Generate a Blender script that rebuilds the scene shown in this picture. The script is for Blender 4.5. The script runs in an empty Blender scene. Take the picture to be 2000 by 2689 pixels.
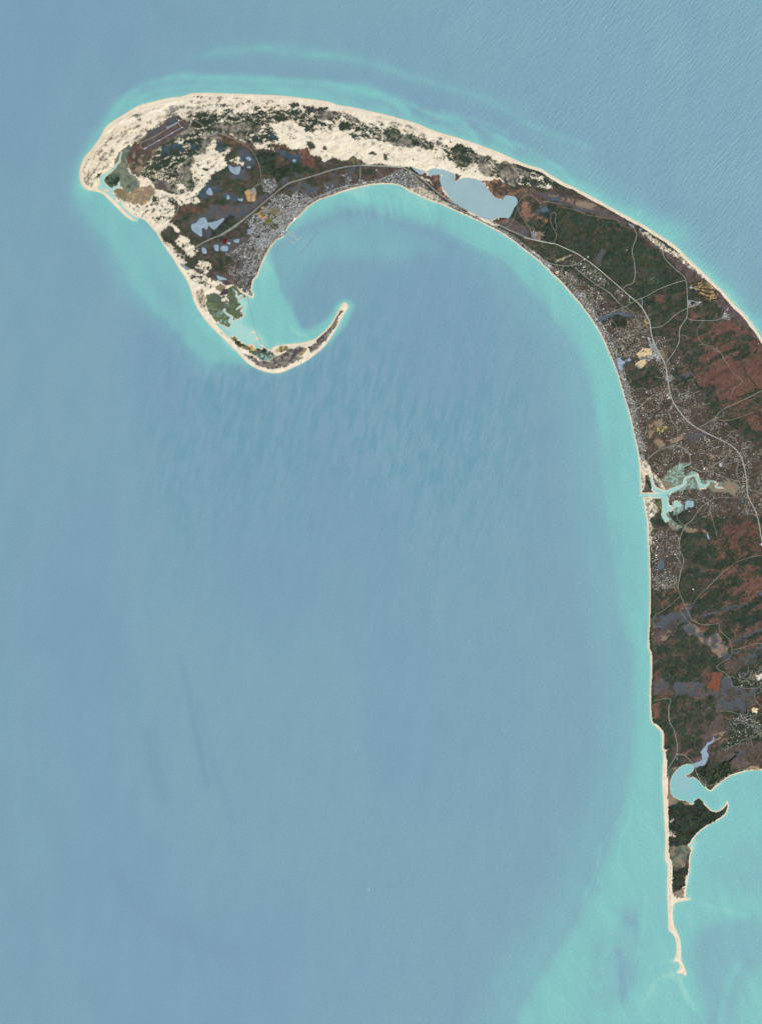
import bpy, math, time
import numpy as np
T0 = time.time()
SC = bpy.context.scene
COL = SC.collection
rng = np.random.default_rng(7)
# ------------------------------------------------------------------ camera, sky, sun, exposure
# plan units: 1 unit of the survey = 10 m; x east, y south.  world = metres, z up.
CX, CY, M = 1000.0, 1344.5, 10.0
cam = bpy.data.cameras.new('camera'); co = bpy.data.objects.new('camera', cam); COL.objects.link(co)
co.location = (0, 0, 80000); cam.sensor_fit = 'VERTICAL'
cam.angle_y = 2 * math.atan(13445 / 80000.0)
cam.clip_start = 100; cam.clip_end = 600000
SC.camera = co
SUN_EL, SUN_AZ = math.radians(48), math.radians(140)      # azimuth clockwise from north: south-east
w = bpy.data.worlds.new('World'); SC.world = w; w.use_nodes = True
nt = w.node_tree; nt.nodes.clear()
sky = nt.nodes.new('ShaderNodeTexSky'); sky.sky_type = 'NISHITA'; sky.sun_disc = False
sky.sun_elevation = SUN_EL; sky.sun_rotation = SUN_AZ
bg = nt.nodes.new('ShaderNodeBackground'); bg.inputs[1].default_value = 0.1
wo = nt.nodes.new('ShaderNodeOutputWorld')
nt.links.new(sky.outputs[0], bg.inputs[0]); nt.links.new(bg.outputs[0], wo.inputs[0])
sl = bpy.data.lights.new('sun', 'SUN'); sl.energy = 4.0; sl.angle = math.radians(0.5); sl.color = (1, .955, .9)
so = bpy.data.objects.new('sun', sl); COL.objects.link(so)
so.rotation_euler = (math.pi / 2 - SUN_EL, 0, math.pi - SUN_AZ)
SC.view_settings.view_transform = 'Standard'; SC.view_settings.look = 'None'
SC.view_settings.exposure = 0.35; SC.view_settings.gamma = 1; SC.view_settings.use_curve_mapping = False
EF = np.array([1.50, 1.56, 1.62])       # light reaching a level white surface in the picture (after exposure)
SWELL, CHOP, TINT = 13.0, 1.0, (1.2, 1.2, 1.2)
# ------------------------------------------------------------------ traced plan of the place
# every survey sheet: origin (in plan units of 10 m) and scale
SHEET = {'A': (150, 200, 3.304), 'B': (550, 200, 3.304), 'C': (950, 250, 3.304), 'D': (400, 550, 3.0036),
         'E': (1300, 450, 4.72), 'F': (1600, 550, 4.13), 'G': (1500, 750, 3.304), 'H': (1600, 1150, 4.13),
         'I': (1600, 1500, 4.13), 'J': (1650, 1850, 4.72), 'K': (1500, 2189, 3.304), 'L': (700, 550, 8.26),
         'P': (0, 0, 1.0), 'M': (1300, 2100, 2.36), 'N': (300, 100, 1.3767)}
def pts(s, sheet='P'):
    v = [float(t) for t in s.split()]
    ox, oy, k = SHEET[sheet]
    return [(ox + v[i] / k, oy + v[i + 1] / k) for i in range(0, len(v), 2)]

COAST = pts("""2260 1330 2160 1180 2060 990 2000 889 1978 857.5 1951 823.6 1922 794.5 1898 765.5 1878.5 748.5 1852 722 1825 696.5 1801 673.5 1774 647
1750 630 1721 612 1690 591 1668 580 1645 567 1622 555 1586 534.5 1554 516.5 1524.6 501.5 1503 489.5 1484 482 1461 468.5 1440 456 1426 446 1412 440 1392 435 1372 428 1352.5 419.5 1333 410
1313 401 1277 387.7 1231.5 371 1192 358.5 1162 351 1119.5 335 1086 321 1041 309 998 297.5 968 291 928 281.7 889 275.7 862 266.6 807 259 747 251.8
686 248.5 610.5 245.5 574 244.3 540 243.5 504 245 477 253 447 256.5 407 265 362 279 331.6 297 301 315 277 334.7 265 357 244 387.7 222.6 412 212 436 209 460
215 484.5 230 498 253 503.6 271 510 292 531 313.4 552.6 331.6 569 347 579 359 579 363 572 380 578 398 596.5 413 614.6 425 636 440.5 660 456 681 473 710
490 736 501.5 763 510 793 526.5 823 550 853 576.5 879.6 603 904.6 630 933 653 956 680 971 709.6 979.5 736 979.5 759.6 970 799.5 951 829.5 929.6 856 904.6
879.5 869.6 893 843 909.5 816 914 805 906 794 896 801 883 826 866 853 846 874.6 823 891 793 899.6 766 902 739.6 905.6 716 911 713 919.6 699.6 913
673 914.6 663 903 646 906 629.7 893 613 881 603 888 591.4 878 581.5 866 566.5 848 586 854.6 603 861 608 846 629.7 836 638 831 638 823 633 813 643 804.7
641 796 632 790 636 782 644.7 783 649.7 776 663 783 667 769.7 661 763 663 750 666 736 676 726 683 706.5 693 683 700 668 706 660 711 650 719.6 640 726 631 736 627 745 621 749 612
752 607 757 596 764 588 774 580 785 570 795 560 813 542 840.5 525 871 515 901 504 931 495 958.6 489 989 484.5 1022 484 1050 488.5 1071 501 1101 515
1131.6 528.5 1162 539 1192 552.7 1222 566 1253 580 1283 595 1313 611.7 1343.5 631 1364 647 1385 664 1406 680 1427 698 1448 719 1469.5 740 1490.7 763.6
1507.6 783.7 1518 795 1539 822.6 1560.5 853 1575.7 880 1591 913.4 1604.4 943.7 1616.5 974 1627 1010 1637.7 1043.6 1648 1080 1656 1110 1665 1149.5
1671.4 1181.5 1676 1213 1678.7 1247 1680.4 1278 1681 1295 1683 1302 1686 1307.4 1689.6 1319.5 1693 1343.7 1697 1368 1698 1392 1699.8 1423.6 1703 1465 1703.6 1513 1704.6 1550
1704 1585 1703 1635.6 1699.8 1669.5 1699.8 1701 1705 1715.5 1706 1737 1706.5 1766 1704.6 1802.7 1704 1839 1705.5 1877.5 1709 1896.6 1720 1908 1730.5 1918
1736 1928 1737 1945 1736 1966.5 1740 1977 1739 2007 1737 2040.7 1738 2072.5 1740 2104 1742 2146.6 1745 2189 1744.6 2230 1744.6 2255.6 1751 2273.7 1749.7 2325
1751 2370.6 1752.7 2422 1753.6 2441.7 1768 2457 1774 2479.6 1774 2503.8 1768 2523.4 1778.5 2526.5 1784 2540 1775.4 2555 1790.6 2556.7 1798 2562.8 1801 2555
1795 2537 1787.5 2519 1787.5 2491.7 1784.5 2467.5 1775.4 2443 1767.9 2425 1766 2401 1768 2376.7 1778.5 2369 1802.7 2364.5 1811.7 2360 1799.6 2355.5
1802.7 2325 1807 2300 1810 2276.8 1811.7 2249.5 1817.8 2228 1813 2216 1821 2201 1840.7 2180.5 1861.9 2165.7 1889.4 2151 1906.4 2136 1911.7 2117 1908.5 2102 1903 2112.7
1893.6 2123 1881 2129.7 1868 2127.5 1857.6 2118 1845 2105 1834 2095.8 1823.7 2101 1815 2110.6 1802.5 2103 1791 2102 1777 2098 1765.5 2089 1759 2072.5 1760 2051
1766.5 2034 1781 2017 1798 2008 1812 2006.8 1819.5 2019.5 1809 2032 1798 2034 1806.8 2042.8 1819.5 2040.7 1832 2050 1847 2065 1858.7 2076.7 1868 2076.7
1878.8 2066 1895.8 2053.4 1917 2038.6 1936 2032 1967.8 2023.7 2000 2022.7 2080 2018 2180 2030 2260 2040""")
ISLETS = [("D", "780 965 800 960 815 968 795 978"), ("D", "815 1010 832 1005 838 1020 822 1028"), ("D", "850 1070 865 1062 880 1075 862 1082"),
          ("A", "405 985 430 980 455 990 440 1000 410 995"), ("A", "505 1060 525 1050 545 1060 548 1085 530 1095 510 1085")]
INLETS = [("A", "352 972 372 935 372 885 395 852 440 832 490 790 503 798 450 850 418 878 410 915 440 948 475 972 530 948 545 960 500 985 485 1010 502 1045 540 1052 562 1085 560 1112 600 1155 650 1200 700 1226 705 1262 660 1235 590 1172 530 1105 480 1060 420 1010 380 992"),
          ("A", "498 795 515 760 535 740 545 700 555 660 562 662 553 705 548 745 525 768 508 800"),
          ("A", "530 950 532 925 545 918 548 940 540 962"),
          ("D", "600 880 615 850 590 835 575 820 580 810 600 825 635 845 635 865 615 900"),
          ("D", "575 820 560 795 570 782 578 790 572 800 585 815"),
          ("D", "650 640 668 650 672 685 700 672 715 680 690 695 660 690 660 660"),
          ("D", "672 690 690 700 690 720 735 735 735 760 700 770 665 790 668 778 700 750 680 730 675 705"),
          ("H", "315 608 420 603 520 605 580 590 640 555 720 530 790 500 805 440 880 405 935 388 938 404 880 420 828 450 830 500 760 545 690 580 645 610 628 640 625 700 640 745 605 780 575 790 568 700 560 648 520 645 420 640 330 645"),
          ("H", "480 580 452 510 436 400 446 395 466 490 500 540 570 572 580 600"),
          ("H", "935 390 955 420 975 470 995 500 1005 535 985 545 965 520 945 470 925 410"),
          ("H", "1000 540 1020 515 1050 505 1060 480 1075 470 1080 500 1060 520 1030 540"),
          ("H", "1120 470 1175 500 1150 520 1165 535 1210 530 1235 550 1262 525 1240 545 1210 545 1160 545 1140 520 1160 502"),
          ("H", "600 780 575 800 575 850 600 890 620 905 640 880 610 850 610 810 640 790 670 780 690 750 660 745"),
          ("H", "690 750 700 700 740 690 770 720 760 745 720 740 700 770"),
          ("K", "1020 95 1045 90 1050 105 1030 120 1040 135 1025 125 1012 108")]
PONDS = [  # label, colour key, sheet, outline
 ("wide pale blue-grey lake behind the barrier beach and highway", "lake", "C", "424 618 470 636 520 650 560 660 610 635 660 640 700 645 760 665 810 695 808 730 800 765 830 740 870 720 930 715 1010 735 1050 760 1080 800 1120 855 1160 885 1210 905 1245 870 1290 872 1335 885 1348 920 1338 960 1320 980 1280 1060 1240 1065 1180 1065 1110 1085 1040 1060 960 1020 880 980 810 940 770 910 740 860 700 810 680 760 672 715 700 700 680 690 620 695 580 700 570 670 540 665 500 690 475 668"),
 ("large ragged pale lilac pond with a small islet in the woods", "pale", "A", "1165 1290 1210 1270 1240 1235 1290 1230 1310 1270 1360 1260 1400 1250 1440 1230 1450 1250 1400 1300 1360 1335 1318 1300 1300 1330 1260 1320 1255 1390 1200 1360 1170 1335"),
 ("pale square-shouldered pond beside the dune lobe", "pale", "A", "1490 770 1530 790 1590 780 1585 840 1555 855 1520 840 1495 815"),
 ("small triangular pale pond in the dark woods", "pale", "A", "1295 1005 1325 965 1352 1022 1335 1035 1300 1022"),
 ("tiny pale teardrop pond west of the tan clearing", "pale", "A", "1475 1035 1488 1032 1500 1060 1490 1070 1472 1066"),
 ("tiny pale pond just west of the tan clearing", "pale", "A", "1568 1060 1590 1065 1612 1058 1605 1085 1575 1078"),
 ("small pale pond beside the beech forest road", "pale", "B", "315 705 345 700 365 720 350 735 320 720"),
 ("small flat pale pond below the islet pond by the road", "pale", "B", "325 785 355 780 355 800 328 795"),
 ("tiny pale pond amid blue wetland near the dune edge", "pale", "B", "722 725 748 722 745 745 725 742"),
 ("pale pond south of the highway, biggest of its cluster", "pale", "A", "1420 1480 1450 1470 1485 1480 1480 1515 1450 1520 1420 1512"),
 ("pale pond south of the highway nearest the red patch", "pale", "A", "1530 1425 1580 1412 1575 1445 1540 1442"),
 ("narrow pale pond south of the highway, second from the west", "pale", "A", "1360 1470 1385 1462 1402 1470 1400 1520 1370 1510"),
 ("pale pond south of the highway, westernmost of its cluster", "pale", "A", "1255 1490 1290 1495 1300 1535 1265 1538"),
 ("tiny pale pond south of the highway above its cluster", "pale", "A", "1470 1445 1505 1440 1495 1465"),
 ("pale lilac pond beside the bay shore houses below the hollow creek", "pale", "G", "405 625 440 650 465 655 462 675 440 690 442 735 415 735 400 700 395 650"),
 ("small pale pond just inland of the bay shore pond", "pale", "G", "480 645 495 632 512 640 506 655 485 656"),
 ("long curved slate pond in a hollow behind the bay houses", "slate", "G", "225 298 260 268 330 243 400 232 470 245 520 265 522 275 460 262 390 248 340 262 290 290 240 312"),
 ("milky pond inside the marsh south of the river mouth", "milky", "H", "822 690 860 680 905 688 908 740 880 755 850 750 830 776 812 762"),
 ("oval slate-blue pond near the bluff south of the river", "slate", "H", "515 1380 530 1340 560 1325 590 1345 585 1400 550 1430 520 1412"),
 ("small round pond in the wooded meadow", "slate", "E", "560 480 600 445 640 450 655 480 640 500 580 505"),
 ("narrow pale pond at the marsh head in the woods", "pale", "H", "1050 1045 1065 1048 1082 1095 1070 1100 1055 1075"),
 ("small dark blue pond near the highway by a yellow field", "blue", "H", "1418 672 1448 670 1450 705 1425 698"),
 ("small dark blue pond at the east edge of the woods", "blue", "I", "1630 235 1680 230 1690 262 1640 265"),
 ("long winding pale lilac river reach above the dike", "pale", "J", "1040 405 1052 405 1055 430 1045 468 1010 490 985 510 975 550 965 580 990 630 970 690 940 750 880 765 815 785 785 740 830 715 880 700 905 670 900 620 885 590 910 560 930 530 955 500 975 465 1010 460 1035 435"),
 ("small green-blue pond by the marsh west of town", "milky", "D", "508 520 540 530 585 545 575 558 520 555"),
 ("narrow wetland pond in a marsh behind the outer beach", "blue", "E", "690 300 705 292 705 340 760 335 805 310 808 320 765 352 700 362 688 345"),
]
# ---- land cover: sheet | class | second class | share of second | grain | edge warp | outline (painted in order)
COVER = """
P FOR BRN .34 m 3|1330 430 2300 430 2300 2300 1600 2300 1600 1200 1300 640
P FOR BRN .25 m 8|1360 560 1420 520 1500 560 1580 580 1660 600 1760 720 1700 880 1600 860 1480 760 1380 680
P BRN PLT .13 h 3|1430 700 1500 750 1600 800 1700 830 1800 960 1860 1080 2000 1180 2150 1300 2150 1420 1850 1360 1700 1300 1640 1060 1560 850
P FOR RUST .3 t 6|1860 1360 2300 1350 2300 2000 1700 2000 1740 1560
P BRN FOR .5 m 6|440 650 520 560 600 470 680 395 800 400 950 430 1080 436 1110 470 1170 520 1220 545 1240 570 1200 560 1100 515 1050 490 950 495 800 560 740 620 690 700 660 770 600 740 520 700
A GGR SAND .5 s 2|400 380 640 300 1000 260 1652 230 1652 620 1400 560 1000 700 400 900
A FOR GGR .45 s 6|900 560 1200 420 1180 330 1300 300 1652 320 1652 500 1652 600 1480 780 1300 900 1100 1040 940 1000 820 940
B SAND GGR .4 s 4|0 250 300 215 600 215 900 255 1150 300 1400 370 1652 440 1652 520 1400 440 1100 330 800 320 500 320 300 330 0 340
B SAND DKP .12 s 4|200 230 300 215 600 215 900 255 1150 300 1400 370 1652 440 1652 500 1400 430 1100 320 800 310 500 300 300 300
B SAND FOR .56 s 4|0 300 300 260 700 270 1000 310 1200 370 1400 430 1652 450 1652 620 1500 560 1250 545 1100 440 950 470 860 490 700 420 620 560 400 600 0 560
B SAND GGR .04 s 5|500 410 700 390 830 470 1000 475 1100 450 1200 545 1420 560 1560 620 1600 765 1360 770 1250 700 1000 730 880 690 880 620 800 630 560 590 600 550 560 480
C SAND FOR .42 s 4|200 330 400 330 700 420 900 470 1100 540 1300 600 1500 680 1652 740 1652 820 1400 780 1200 720 1000 680 800 620 700 480 500 440 260 460
C SAND GGR .04 s 5|120 380 240 450 400 460 600 500 690 560 680 620 500 640 300 610 0 600 0 380
A SAND GGR .2 s 3|205 860 230 700 330 560 420 450 560 340 700 262 1170 150 1652 150 1652 280 1400 300 1200 260 1000 260 900 400 780 500 640 600 480 740 360 860 340 980 260 985
A SAND GGR .22 s 5|440 520 600 430 800 440 740 520 620 600 500 700 440 780 350 760 380 620
A FOR SAND .24 r 5|760 880 730 830 790 740 850 660 880 600 980 560 1100 520 1180 470 1170 400 1100 350 1200 320 1300 310 1400 350 1500 360 1652 330 1652 480 1500 440 1420 470 1300 520 1260 580 1240 660 1130 740 1080 800 1040 940 1000 940 900 900 820 920
A GGR FOR .3 s 5|1080 780 1240 680 1290 540 1400 470 1560 440 1652 470 1652 560 1500 500 1400 560 1290 700 1200 760 1160 880 1100 960 1040 960
A PUR BRN .3 m 3|790 520 780 470 880 445 930 410 960 360 1010 340 1060 350 1100 380 1160 400 1150 440 1000 540 870 610 800 690 740 640 700 580
A SLATE PUR .35 m 2|800 530 775 475 880 445 930 410 960 360 1005 342 1060 370 1050 400 900 475 840 520
A BRN TANM .35 m 4|610 640 680 570 740 640 800 680 830 640 870 600 840 680 780 760 740 820 720 880 640 850 610 760
A RUST BRN .4 m 4|600 660 680 575 720 600 660 700 620 760
A MARSH MARSD .35 m 3|510 690 560 640 610 600 650 620 610 700 600 800 640 850 720 910 720 960 620 1020 560 970 480 970 430 930 410 880 440 840 500 790 490 740
A FORD MARSD .55 m 4|405 885 470 840 540 860 545 930 470 972 420 935
A FORD SAND .2 f 3|350 850 390 840 400 860 370 890 350 900
A TANM YEL .16 f 3|490 990 560 980 640 1020 680 970 800 950 850 1010 800 1080 720 1140 640 1090 560 1080 500 1040
A OLV TANM .4 f 3|490 980 560 985 620 1030 600 1080 540 1050
A SAND GGR .2 f 4|540 1060 640 1110 760 1190 830 1290 900 1380 870 1400 760 1270 640 1160
A FOR BRN .45 m 5|1020 1050 1060 1130 1180 1110 1250 1090 1200 1020 1290 920 1430 850 1470 780 1470 720 1560 640 1652 640 1652 1250 1500 1350 1250 1470 1130 1380 1000 1290 960 1270 1000 1200
A SAND FOR .2 s 8|1140 820 1200 770 1200 700 1290 660 1330 560 1400 560 1380 640 1450 660 1530 620 1540 660 1480 700 1470 780 1440 810 1430 840 1330 890 1280 920 1270 980 1200 1010 1190 960 1210 900 1160 880
A SAND GGR .08 f 6|1200 700 1300 650 1370 640 1470 690 1470 780 1430 820 1380 780 1300 740 1230 730
A SAND GGR .1 f 5|1190 1000 1200 920 1230 880 1330 850 1350 880 1280 920 1270 980 1210 1020
A SAND FOR .3 s 4|690 1090 800 1130 830 1060 880 1020 960 1030 1020 1060 1040 1100 1000 1140 990 1200 960 1240 920 1290 860 1260 780 1200 730 1180
A SAND GGR .2 f 4|900 1030 970 1030 980 1110 930 1160 880 1200 830 1190 880 1130
A SAND FOR .2 s 4|1040 940 1070 900 1110 960 1140 1020 1200 1060 1180 1110 1090 1130 1050 1060
A PUR GGR .3 m 3|840 940 900 910 1000 930 1000 980 900 990 850 980
A BRN RUST .3 m 4|1020 1140 1160 1100 1290 1130 1300 1180 1100 1200 1060 1250 980 1270
A FOR BRN .4 m 4|900 1360 960 1290 1060 1380 1040 1440 980 1460 920 1430
A SAND FOR .1 f 4|1080 1370 1140 1400 1160 1440 1200 1480 1200 1500 1120 1550 1090 1500 1020 1440
A SAND FOR .25 f 4|1130 1540 1250 1480 1230 1530 1160 1570
A FOR BLUE .2 m 4|1160 1580 1250 1540 1300 1560 1230 1620 1150 1652
A SAND FOR .2 f 4|1200 1610 1300 1590 1360 1652 1200 1652
A SAND FOR .3 f 4|910 1430 960 1440 1050 1530 1100 1560 1060 1580 980 1500 930 1460
A SLATE BRN .3 m 5|1160 1290 1230 1200 1330 1160 1450 1200 1652 1150 1652 1250 1480 1290 1360 1370 1260 1410 1190 1390
A SLATE BRN .25 m 5|1400 850 1500 790 1600 830 1652 850 1640 900 1560 930 1460 900
A BLUE SLATE .3 m 5|1270 950 1340 920 1430 970 1420 1000 1350 1050 1360 1090 1300 1060 1230 1040
A FOR BRN .3 m 4|1190 1410 1300 1390 1480 1300 1560 1260 1600 1250 1500 1340 1250 1470 1190 1460
A RUST BRN .45 m 4|1410 510 1500 520 1652 600 1652 650 1560 650 1540 620 1470 590 1430 560
A BLUE FOR .35 m 4|1160 590 1260 580 1200 640 1160 640
A BLUE FOR .4 m 4|1370 560 1470 620 1440 650 1380 640
A BLUE SLATE .3 m 4|1570 650 1640 650 1650 720 1590 700
A BLUE FOR .4 m 4|900 600 1060 580 1130 640 1000 700 900 690
A SLATE PUR .4 m 4|1260 1480 1400 1440 1560 1400 1652 1400 1652 1480 1540 1530 1430 1560 1320 1550 1250 1530
A MAR MAR 0 f 2|1430 1420 1460 1405 1480 1420 1465 1450 1440 1455
A BRN URB .35 h 3|1400 1560 1560 1500 1652 1480 1652 1652 1400 1652
B FOR SAND .2 r 5|240 320 330 310 420 320 540 310 640 330 680 390 560 400 440 380 330 390 240 390 100 400 0 410 0 340 60 340 150 380 250 350
B GGR FOR .4 s 5|0 440 120 420 300 400 420 400 470 440 420 500 330 500 200 480 80 470 0 480
B FOR SAND .3 s 4|310 510 420 500 540 480 620 550 560 560 480 570 390 610 350 570
B BLUE FOR .4 m 3|390 510 440 520 400 545 370 530
B BLUE FOR .4 m 3|500 490 550 500 590 545 540 545
B FOR SAND .22 r 5|700 340 780 330 860 360 940 400 930 430 880 460 830 430 760 390 690 370
B DKP FOR .3 f 3|690 240 770 235 790 270 720 275
B DKP FOR .4 f 3|810 255 880 270 910 290 940 265 1040 280 1020 300 910 300 840 295
B GGR DKP .3 s 4|930 310 1100 300 1130 340 1080 370 1000 380 940 370
B DKP FOR .2 f 2|930 345 980 335 990 360 940 365
B DKP GGR .3 f 2|1010 350 1050 345 1040 360
B DKP GGR .3 f 3|1165 335 1215 350 1210 372
B DKP GGR .3 f 3|1200 330 1290 375 1280 395 1230 360
B DKP SAND .3 f 3|50 265 100 245 180 255 110 275
B DKP SAND .3 f 3|475 235 520 235 500 250
B DKP SAND .3 f 3|575 250 610 255 605 280
B DKP SAND .4 f 3|250 220 280 240 270 255
B DKP SAND .4 f 3|420 255 440 255 430 275
B FOR SAND .3 r 6|1110 430 1180 390 1260 420 1340 440 1460 470 1500 530 1440 540 1340 510 1230 530 1190 490
B FOR SAND .3 r 6|1520 490 1652 470 1652 610 1580 600 1540 540
B FOR BRN .4 f 4|830 560 890 575 910 610 880 640 850 600
B FOR BLUE .4 f 3|975 605 1010 605 1005 635 980 630
B FOR BRN .3 f 4|1375 665 1410 645 1450 675 1430 695
B FOR OLV .3 f 4|1505 680 1545 680 1555 730 1520 735
B FOR SAND .4 s 4|1000 430 1060 440 1070 480 1030 470
B FOR BRN .5 m 6|100 505 200 520 360 590 380 640 480 640 560 660 550 590 640 590 700 620 800 640 860 620 880 700 960 690 1000 730 1100 760 1200 765 1310 770 1100 815 900 870 740 910 540 1030 400 1130 300 1200 200 1280 0 1400 0 1160 0 850 100 800 150 780 140 700 200 640 130 560
B SAND FOR .3 s 5|180 730 290 700 310 730 270 770 190 760
B SAND FOR .3 s 5|370 640 400 570 480 600 550 590 560 665 480 640 400 650
B OLV DKP .4 f 5|1210 740 1255 700 1310 720 1360 755 1300 772 1220 765
B RUST BRN .35 m 5|110 520 180 525 330 585 380 640 340 650 270 620 200 600 160 560
B FOR FORD .4 m 6|450 660 560 690 580 780 700 790 800 800 740 860 640 900 600 920 560 860 480 840 440 740
B RUST FOR .25 m 6|550 590 640 600 730 630 860 620 880 700 960 690 980 760 870 800 800 770 790 690 700 680 650 640 580 650
B BLUE SLATE .4 m 4|250 640 330 650 380 700 420 760 360 780 300 760 250 690
B BLUE SLATE .25 m 4|580 650 640 640 700 680 800 680 790 720 740 750 690 740 610 690
B SLATE BRN .3 m 5|110 860 300 800 350 860 340 920 250 880 150 890
B SLATE BRN .2 m 3|620 900 700 870 700 930 640 970
B SLATE BRN .3 m 4|730 840 820 850 790 880 730 880
B SLATE PUR .3 m 2|960 735 1060 745 1060 765 990 762
B BRN FOR .5 m 5|0 920 200 890 350 940 300 1000 400 1000 470 950 520 1030 330 1130 0 1140
B BLUE SLATE .35 m 4|0 950 60 960 110 1000 60 1010 0 1000
B BLUE SLATE .35 m 4|110 1020 200 1020 300 1050 300 1085 200 1080 120 1060
B SLATE PUR .3 m 5|0 1120 100 1130 220 1130 330 1110 500 1010 530 1040 340 1180 230 1250 120 1240 0 1240
B FOR FORD .3 m 5|0 1340 120 1250 180 1200 240 1240 130 1330 0 1390
B TAN TANM .3 m 2|300 1000 340 980 370 990 405 980 410 1050 390 1085 330 1085 315 1040
B GRY GRY 0 f 0|360 1000 370 972 400 972 405 1000 390 1025 368 1020
B URB SLATE .4 f 3|460 900 560 890 600 940 540 1020 470 990
B BRN SLATE .45 m 5|560 1030 760 930 900 880 1130 830 1300 790 1520 790 1652 800 1652 860 1400 920 1200 960 1040 1020 900 1090 800 1080 700 1000
B FOR BRN .4 m 4|1010 880 1060 880 1050 920 1020 920
B FOR BRN .3 m 4|1320 810 1400 810 1460 860 1400 880 1330 860
B BRN FOR .35 m 4|780 880 900 870 1000 900 980 980 880 960
B URB BRN .3 f 3|545 1045 640 1010 700 1050 760 1000 840 1040 880 1060 1000 1010 1140 960 1200 930 1300 930 1300 975 1160 1010 960 1090 870 1145 740 1265 680 1340 640 1400 580 1440 500 1560 450 1660 400 1660 300 1652 280 1560 330 1420 360 1370 330 1280 300 1270 400 1190 480 1140
B URB GRY .3 f 2|560 1250 700 1120 860 1110 740 1250 680 1330 640 1385 580 1425 540 1470 420 1500 400 1400 520 1330
B BRN URB .4 h 3|60 1652 60 1600 150 1560 230 1490 320 1430 300 1560 290 1652
B TAN OLV .5 m 2|410 1190 460 1160 500 1210 460 1250
B OLV GGR .4 f 1|490 1160 530 1140 590 1150 630 1180 610 1210 560 1205 520 1200
B OLG OLV .4 m 1|475 1260 520 1225 560 1260 520 1290 490 1290
B OLV TAN .4 m 1|445 1140 470 1120 485 1140 460 1160
B BRN FOR .5 f 1|530 1295 560 1278 598 1290 600 1320 570 1335 540 1325
B FORD BRN .4 f 1|400 1380 440 1385 435 1410 405 1400
B URB BRN .4 f 3|1130 850 1200 840 1240 900 1200 930 1160 890
B URB BRN .25 f 3|1400 900 1500 880 1560 860 1652 830 1652 930 1500 935 1420 935 1340 945 1300 940 1320 900
C FOR SAND .4 s 5|0 250 100 250 160 300 130 370 60 360 0 330
C FOR GGR .5 r 5|200 320 280 310 400 350 520 400 590 450 560 470 490 450 400 440 300 450 250 440 220 380
C FOR GGR .3 s 5|220 330 300 320 430 360 420 390 340 370 300 420 250 400
C SAND GGR .3 s 5|120 180 320 240 480 300 640 380 700 420 640 420 480 350 300 290 140 220
C DKP GGR .2 f 2|655 370 690 375 680 395
C DKP GGR .2 f 2|640 400 665 400 690 435 650 425
C DKP GGR .2 f 2|755 385 785 410 770 418
C DKP SAND .2 f 2|585 465 620 462 605 485
C DKP SAND .2 f 2|635 480 652 490 640 507
C DKP SAND .2 f 2|875 655 910 653 893 666
C GGR DKP .3 f 3|700 500 730 550 715 580 705 540
C FOR GGR .2 s 5|790 440 830 415 880 450 960 510 980 560 930 590 890 610 830 610 790 560
C FOR GGR .4 r 5|900 450 1000 510 1100 560 1200 600 1240 570 1290 620 1280 730 1230 740 1170 660 1140 590 1060 560 970 530
C GGR DKP .2 s 4|1000 570 1050 560 1100 630 1130 680 1090 710 1030 680
C GGR DKP .25 v 4|1200 680 1280 600 1350 640 1375 720 1320 795 1250 770 1210 730
C BLUE DKP .3 f 2|1225 738 1290 745 1270 758
C DKP GGR .3 f 2|1295 620 1320 660 1340 700 1330 730 1315 680 1298 650
C GGR FOR .5 s 5|1340 620 1400 640 1470 680 1470 740 1430 790 1390 750 1400 700
C FOR DKP .3 m 4|1440 740 1500 730 1550 790 1480 800
C FOR BLUE .3 m 4|1570 740 1620 740 1610 780 1580 770
C BRN TANR .4 m 5|1010 735 1100 740 1150 720 1200 740 1250 790 1340 815 1400 790 1420 820 1540 840 1652 850 1652 950 1560 940 1450 890 1380 900 1330 880 1250 870 1210 905 1160 885 1100 840 1060 770
C BRN TANR .35 m 3|500 690 560 665 580 700 680 690 700 705 680 720 680 770 700 820 760 900 760 920 700 880 640 810 570 730
C BRN TANR .35 m 2|810 680 860 700 830 740 800 765 808 720
C BRN PUR .4 m 3|0 620 200 620 330 640 230 690 100 750 40 740 0 730
C FOR BRN .3 m 3|0 640 60 640 120 680 60 700 0 690
C URB BRN .25 f 3|230 690 330 640 420 670 500 740 600 830 700 900 800 960 900 1010 1100 1110 1260 1190 1400 1290 1500 1370 1600 1460 1660 1500 1660 1560 1580 1475 1450 1365 1300 1255 1100 1140 900 1045 700 955 560 880 400 830 300 790 200 775 100 775 0 795 0 740 100 750
C SANDT URB .35 f 3|420 800 520 790 640 880 760 960 700 952 600 918 500 872 400 828 300 785
C OLV URB .3 f 1|480 740 530 770 520 790 470 760
C BRN FOR .45 m 4|1380 900 1450 880 1540 940 1652 930 1652 1280 1500 1240 1420 1150 1350 1000
C PUR SLATE .35 m 4|1290 1060 1400 1130 1450 1200 1440 1240 1240 1150 1120 1090 1200 1065
C BRN TANR .4 m 2|1130 1080 1200 1065 1270 1070 1260 1110 1180 1100
C BRN FOR .3 m 3|1100 1100 1240 1160 1500 1260 1652 1300 1652 1480 1520 1370 1400 1280 1260 1190
E PUR BRN .45 m 4|370 210 480 260 640 260 820 290 940 300 1000 280 1120 340 1300 430 1450 480 1560 560 1652 640 1652 700 1500 610 1370 590 1250 560 1130 540 1000 480 850 450 640 380 560 400 480 310 380 300
E TANM PUR .4 m 4|620 300 760 290 900 330 1100 360 1300 460 1250 500 1100 480 900 400 720 370
E SLATE PUR .4 m 3|480 270 600 285 760 340 900 400 1150 470 1300 500 1480 560 1440 580 1200 510 900 430 650 340
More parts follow.
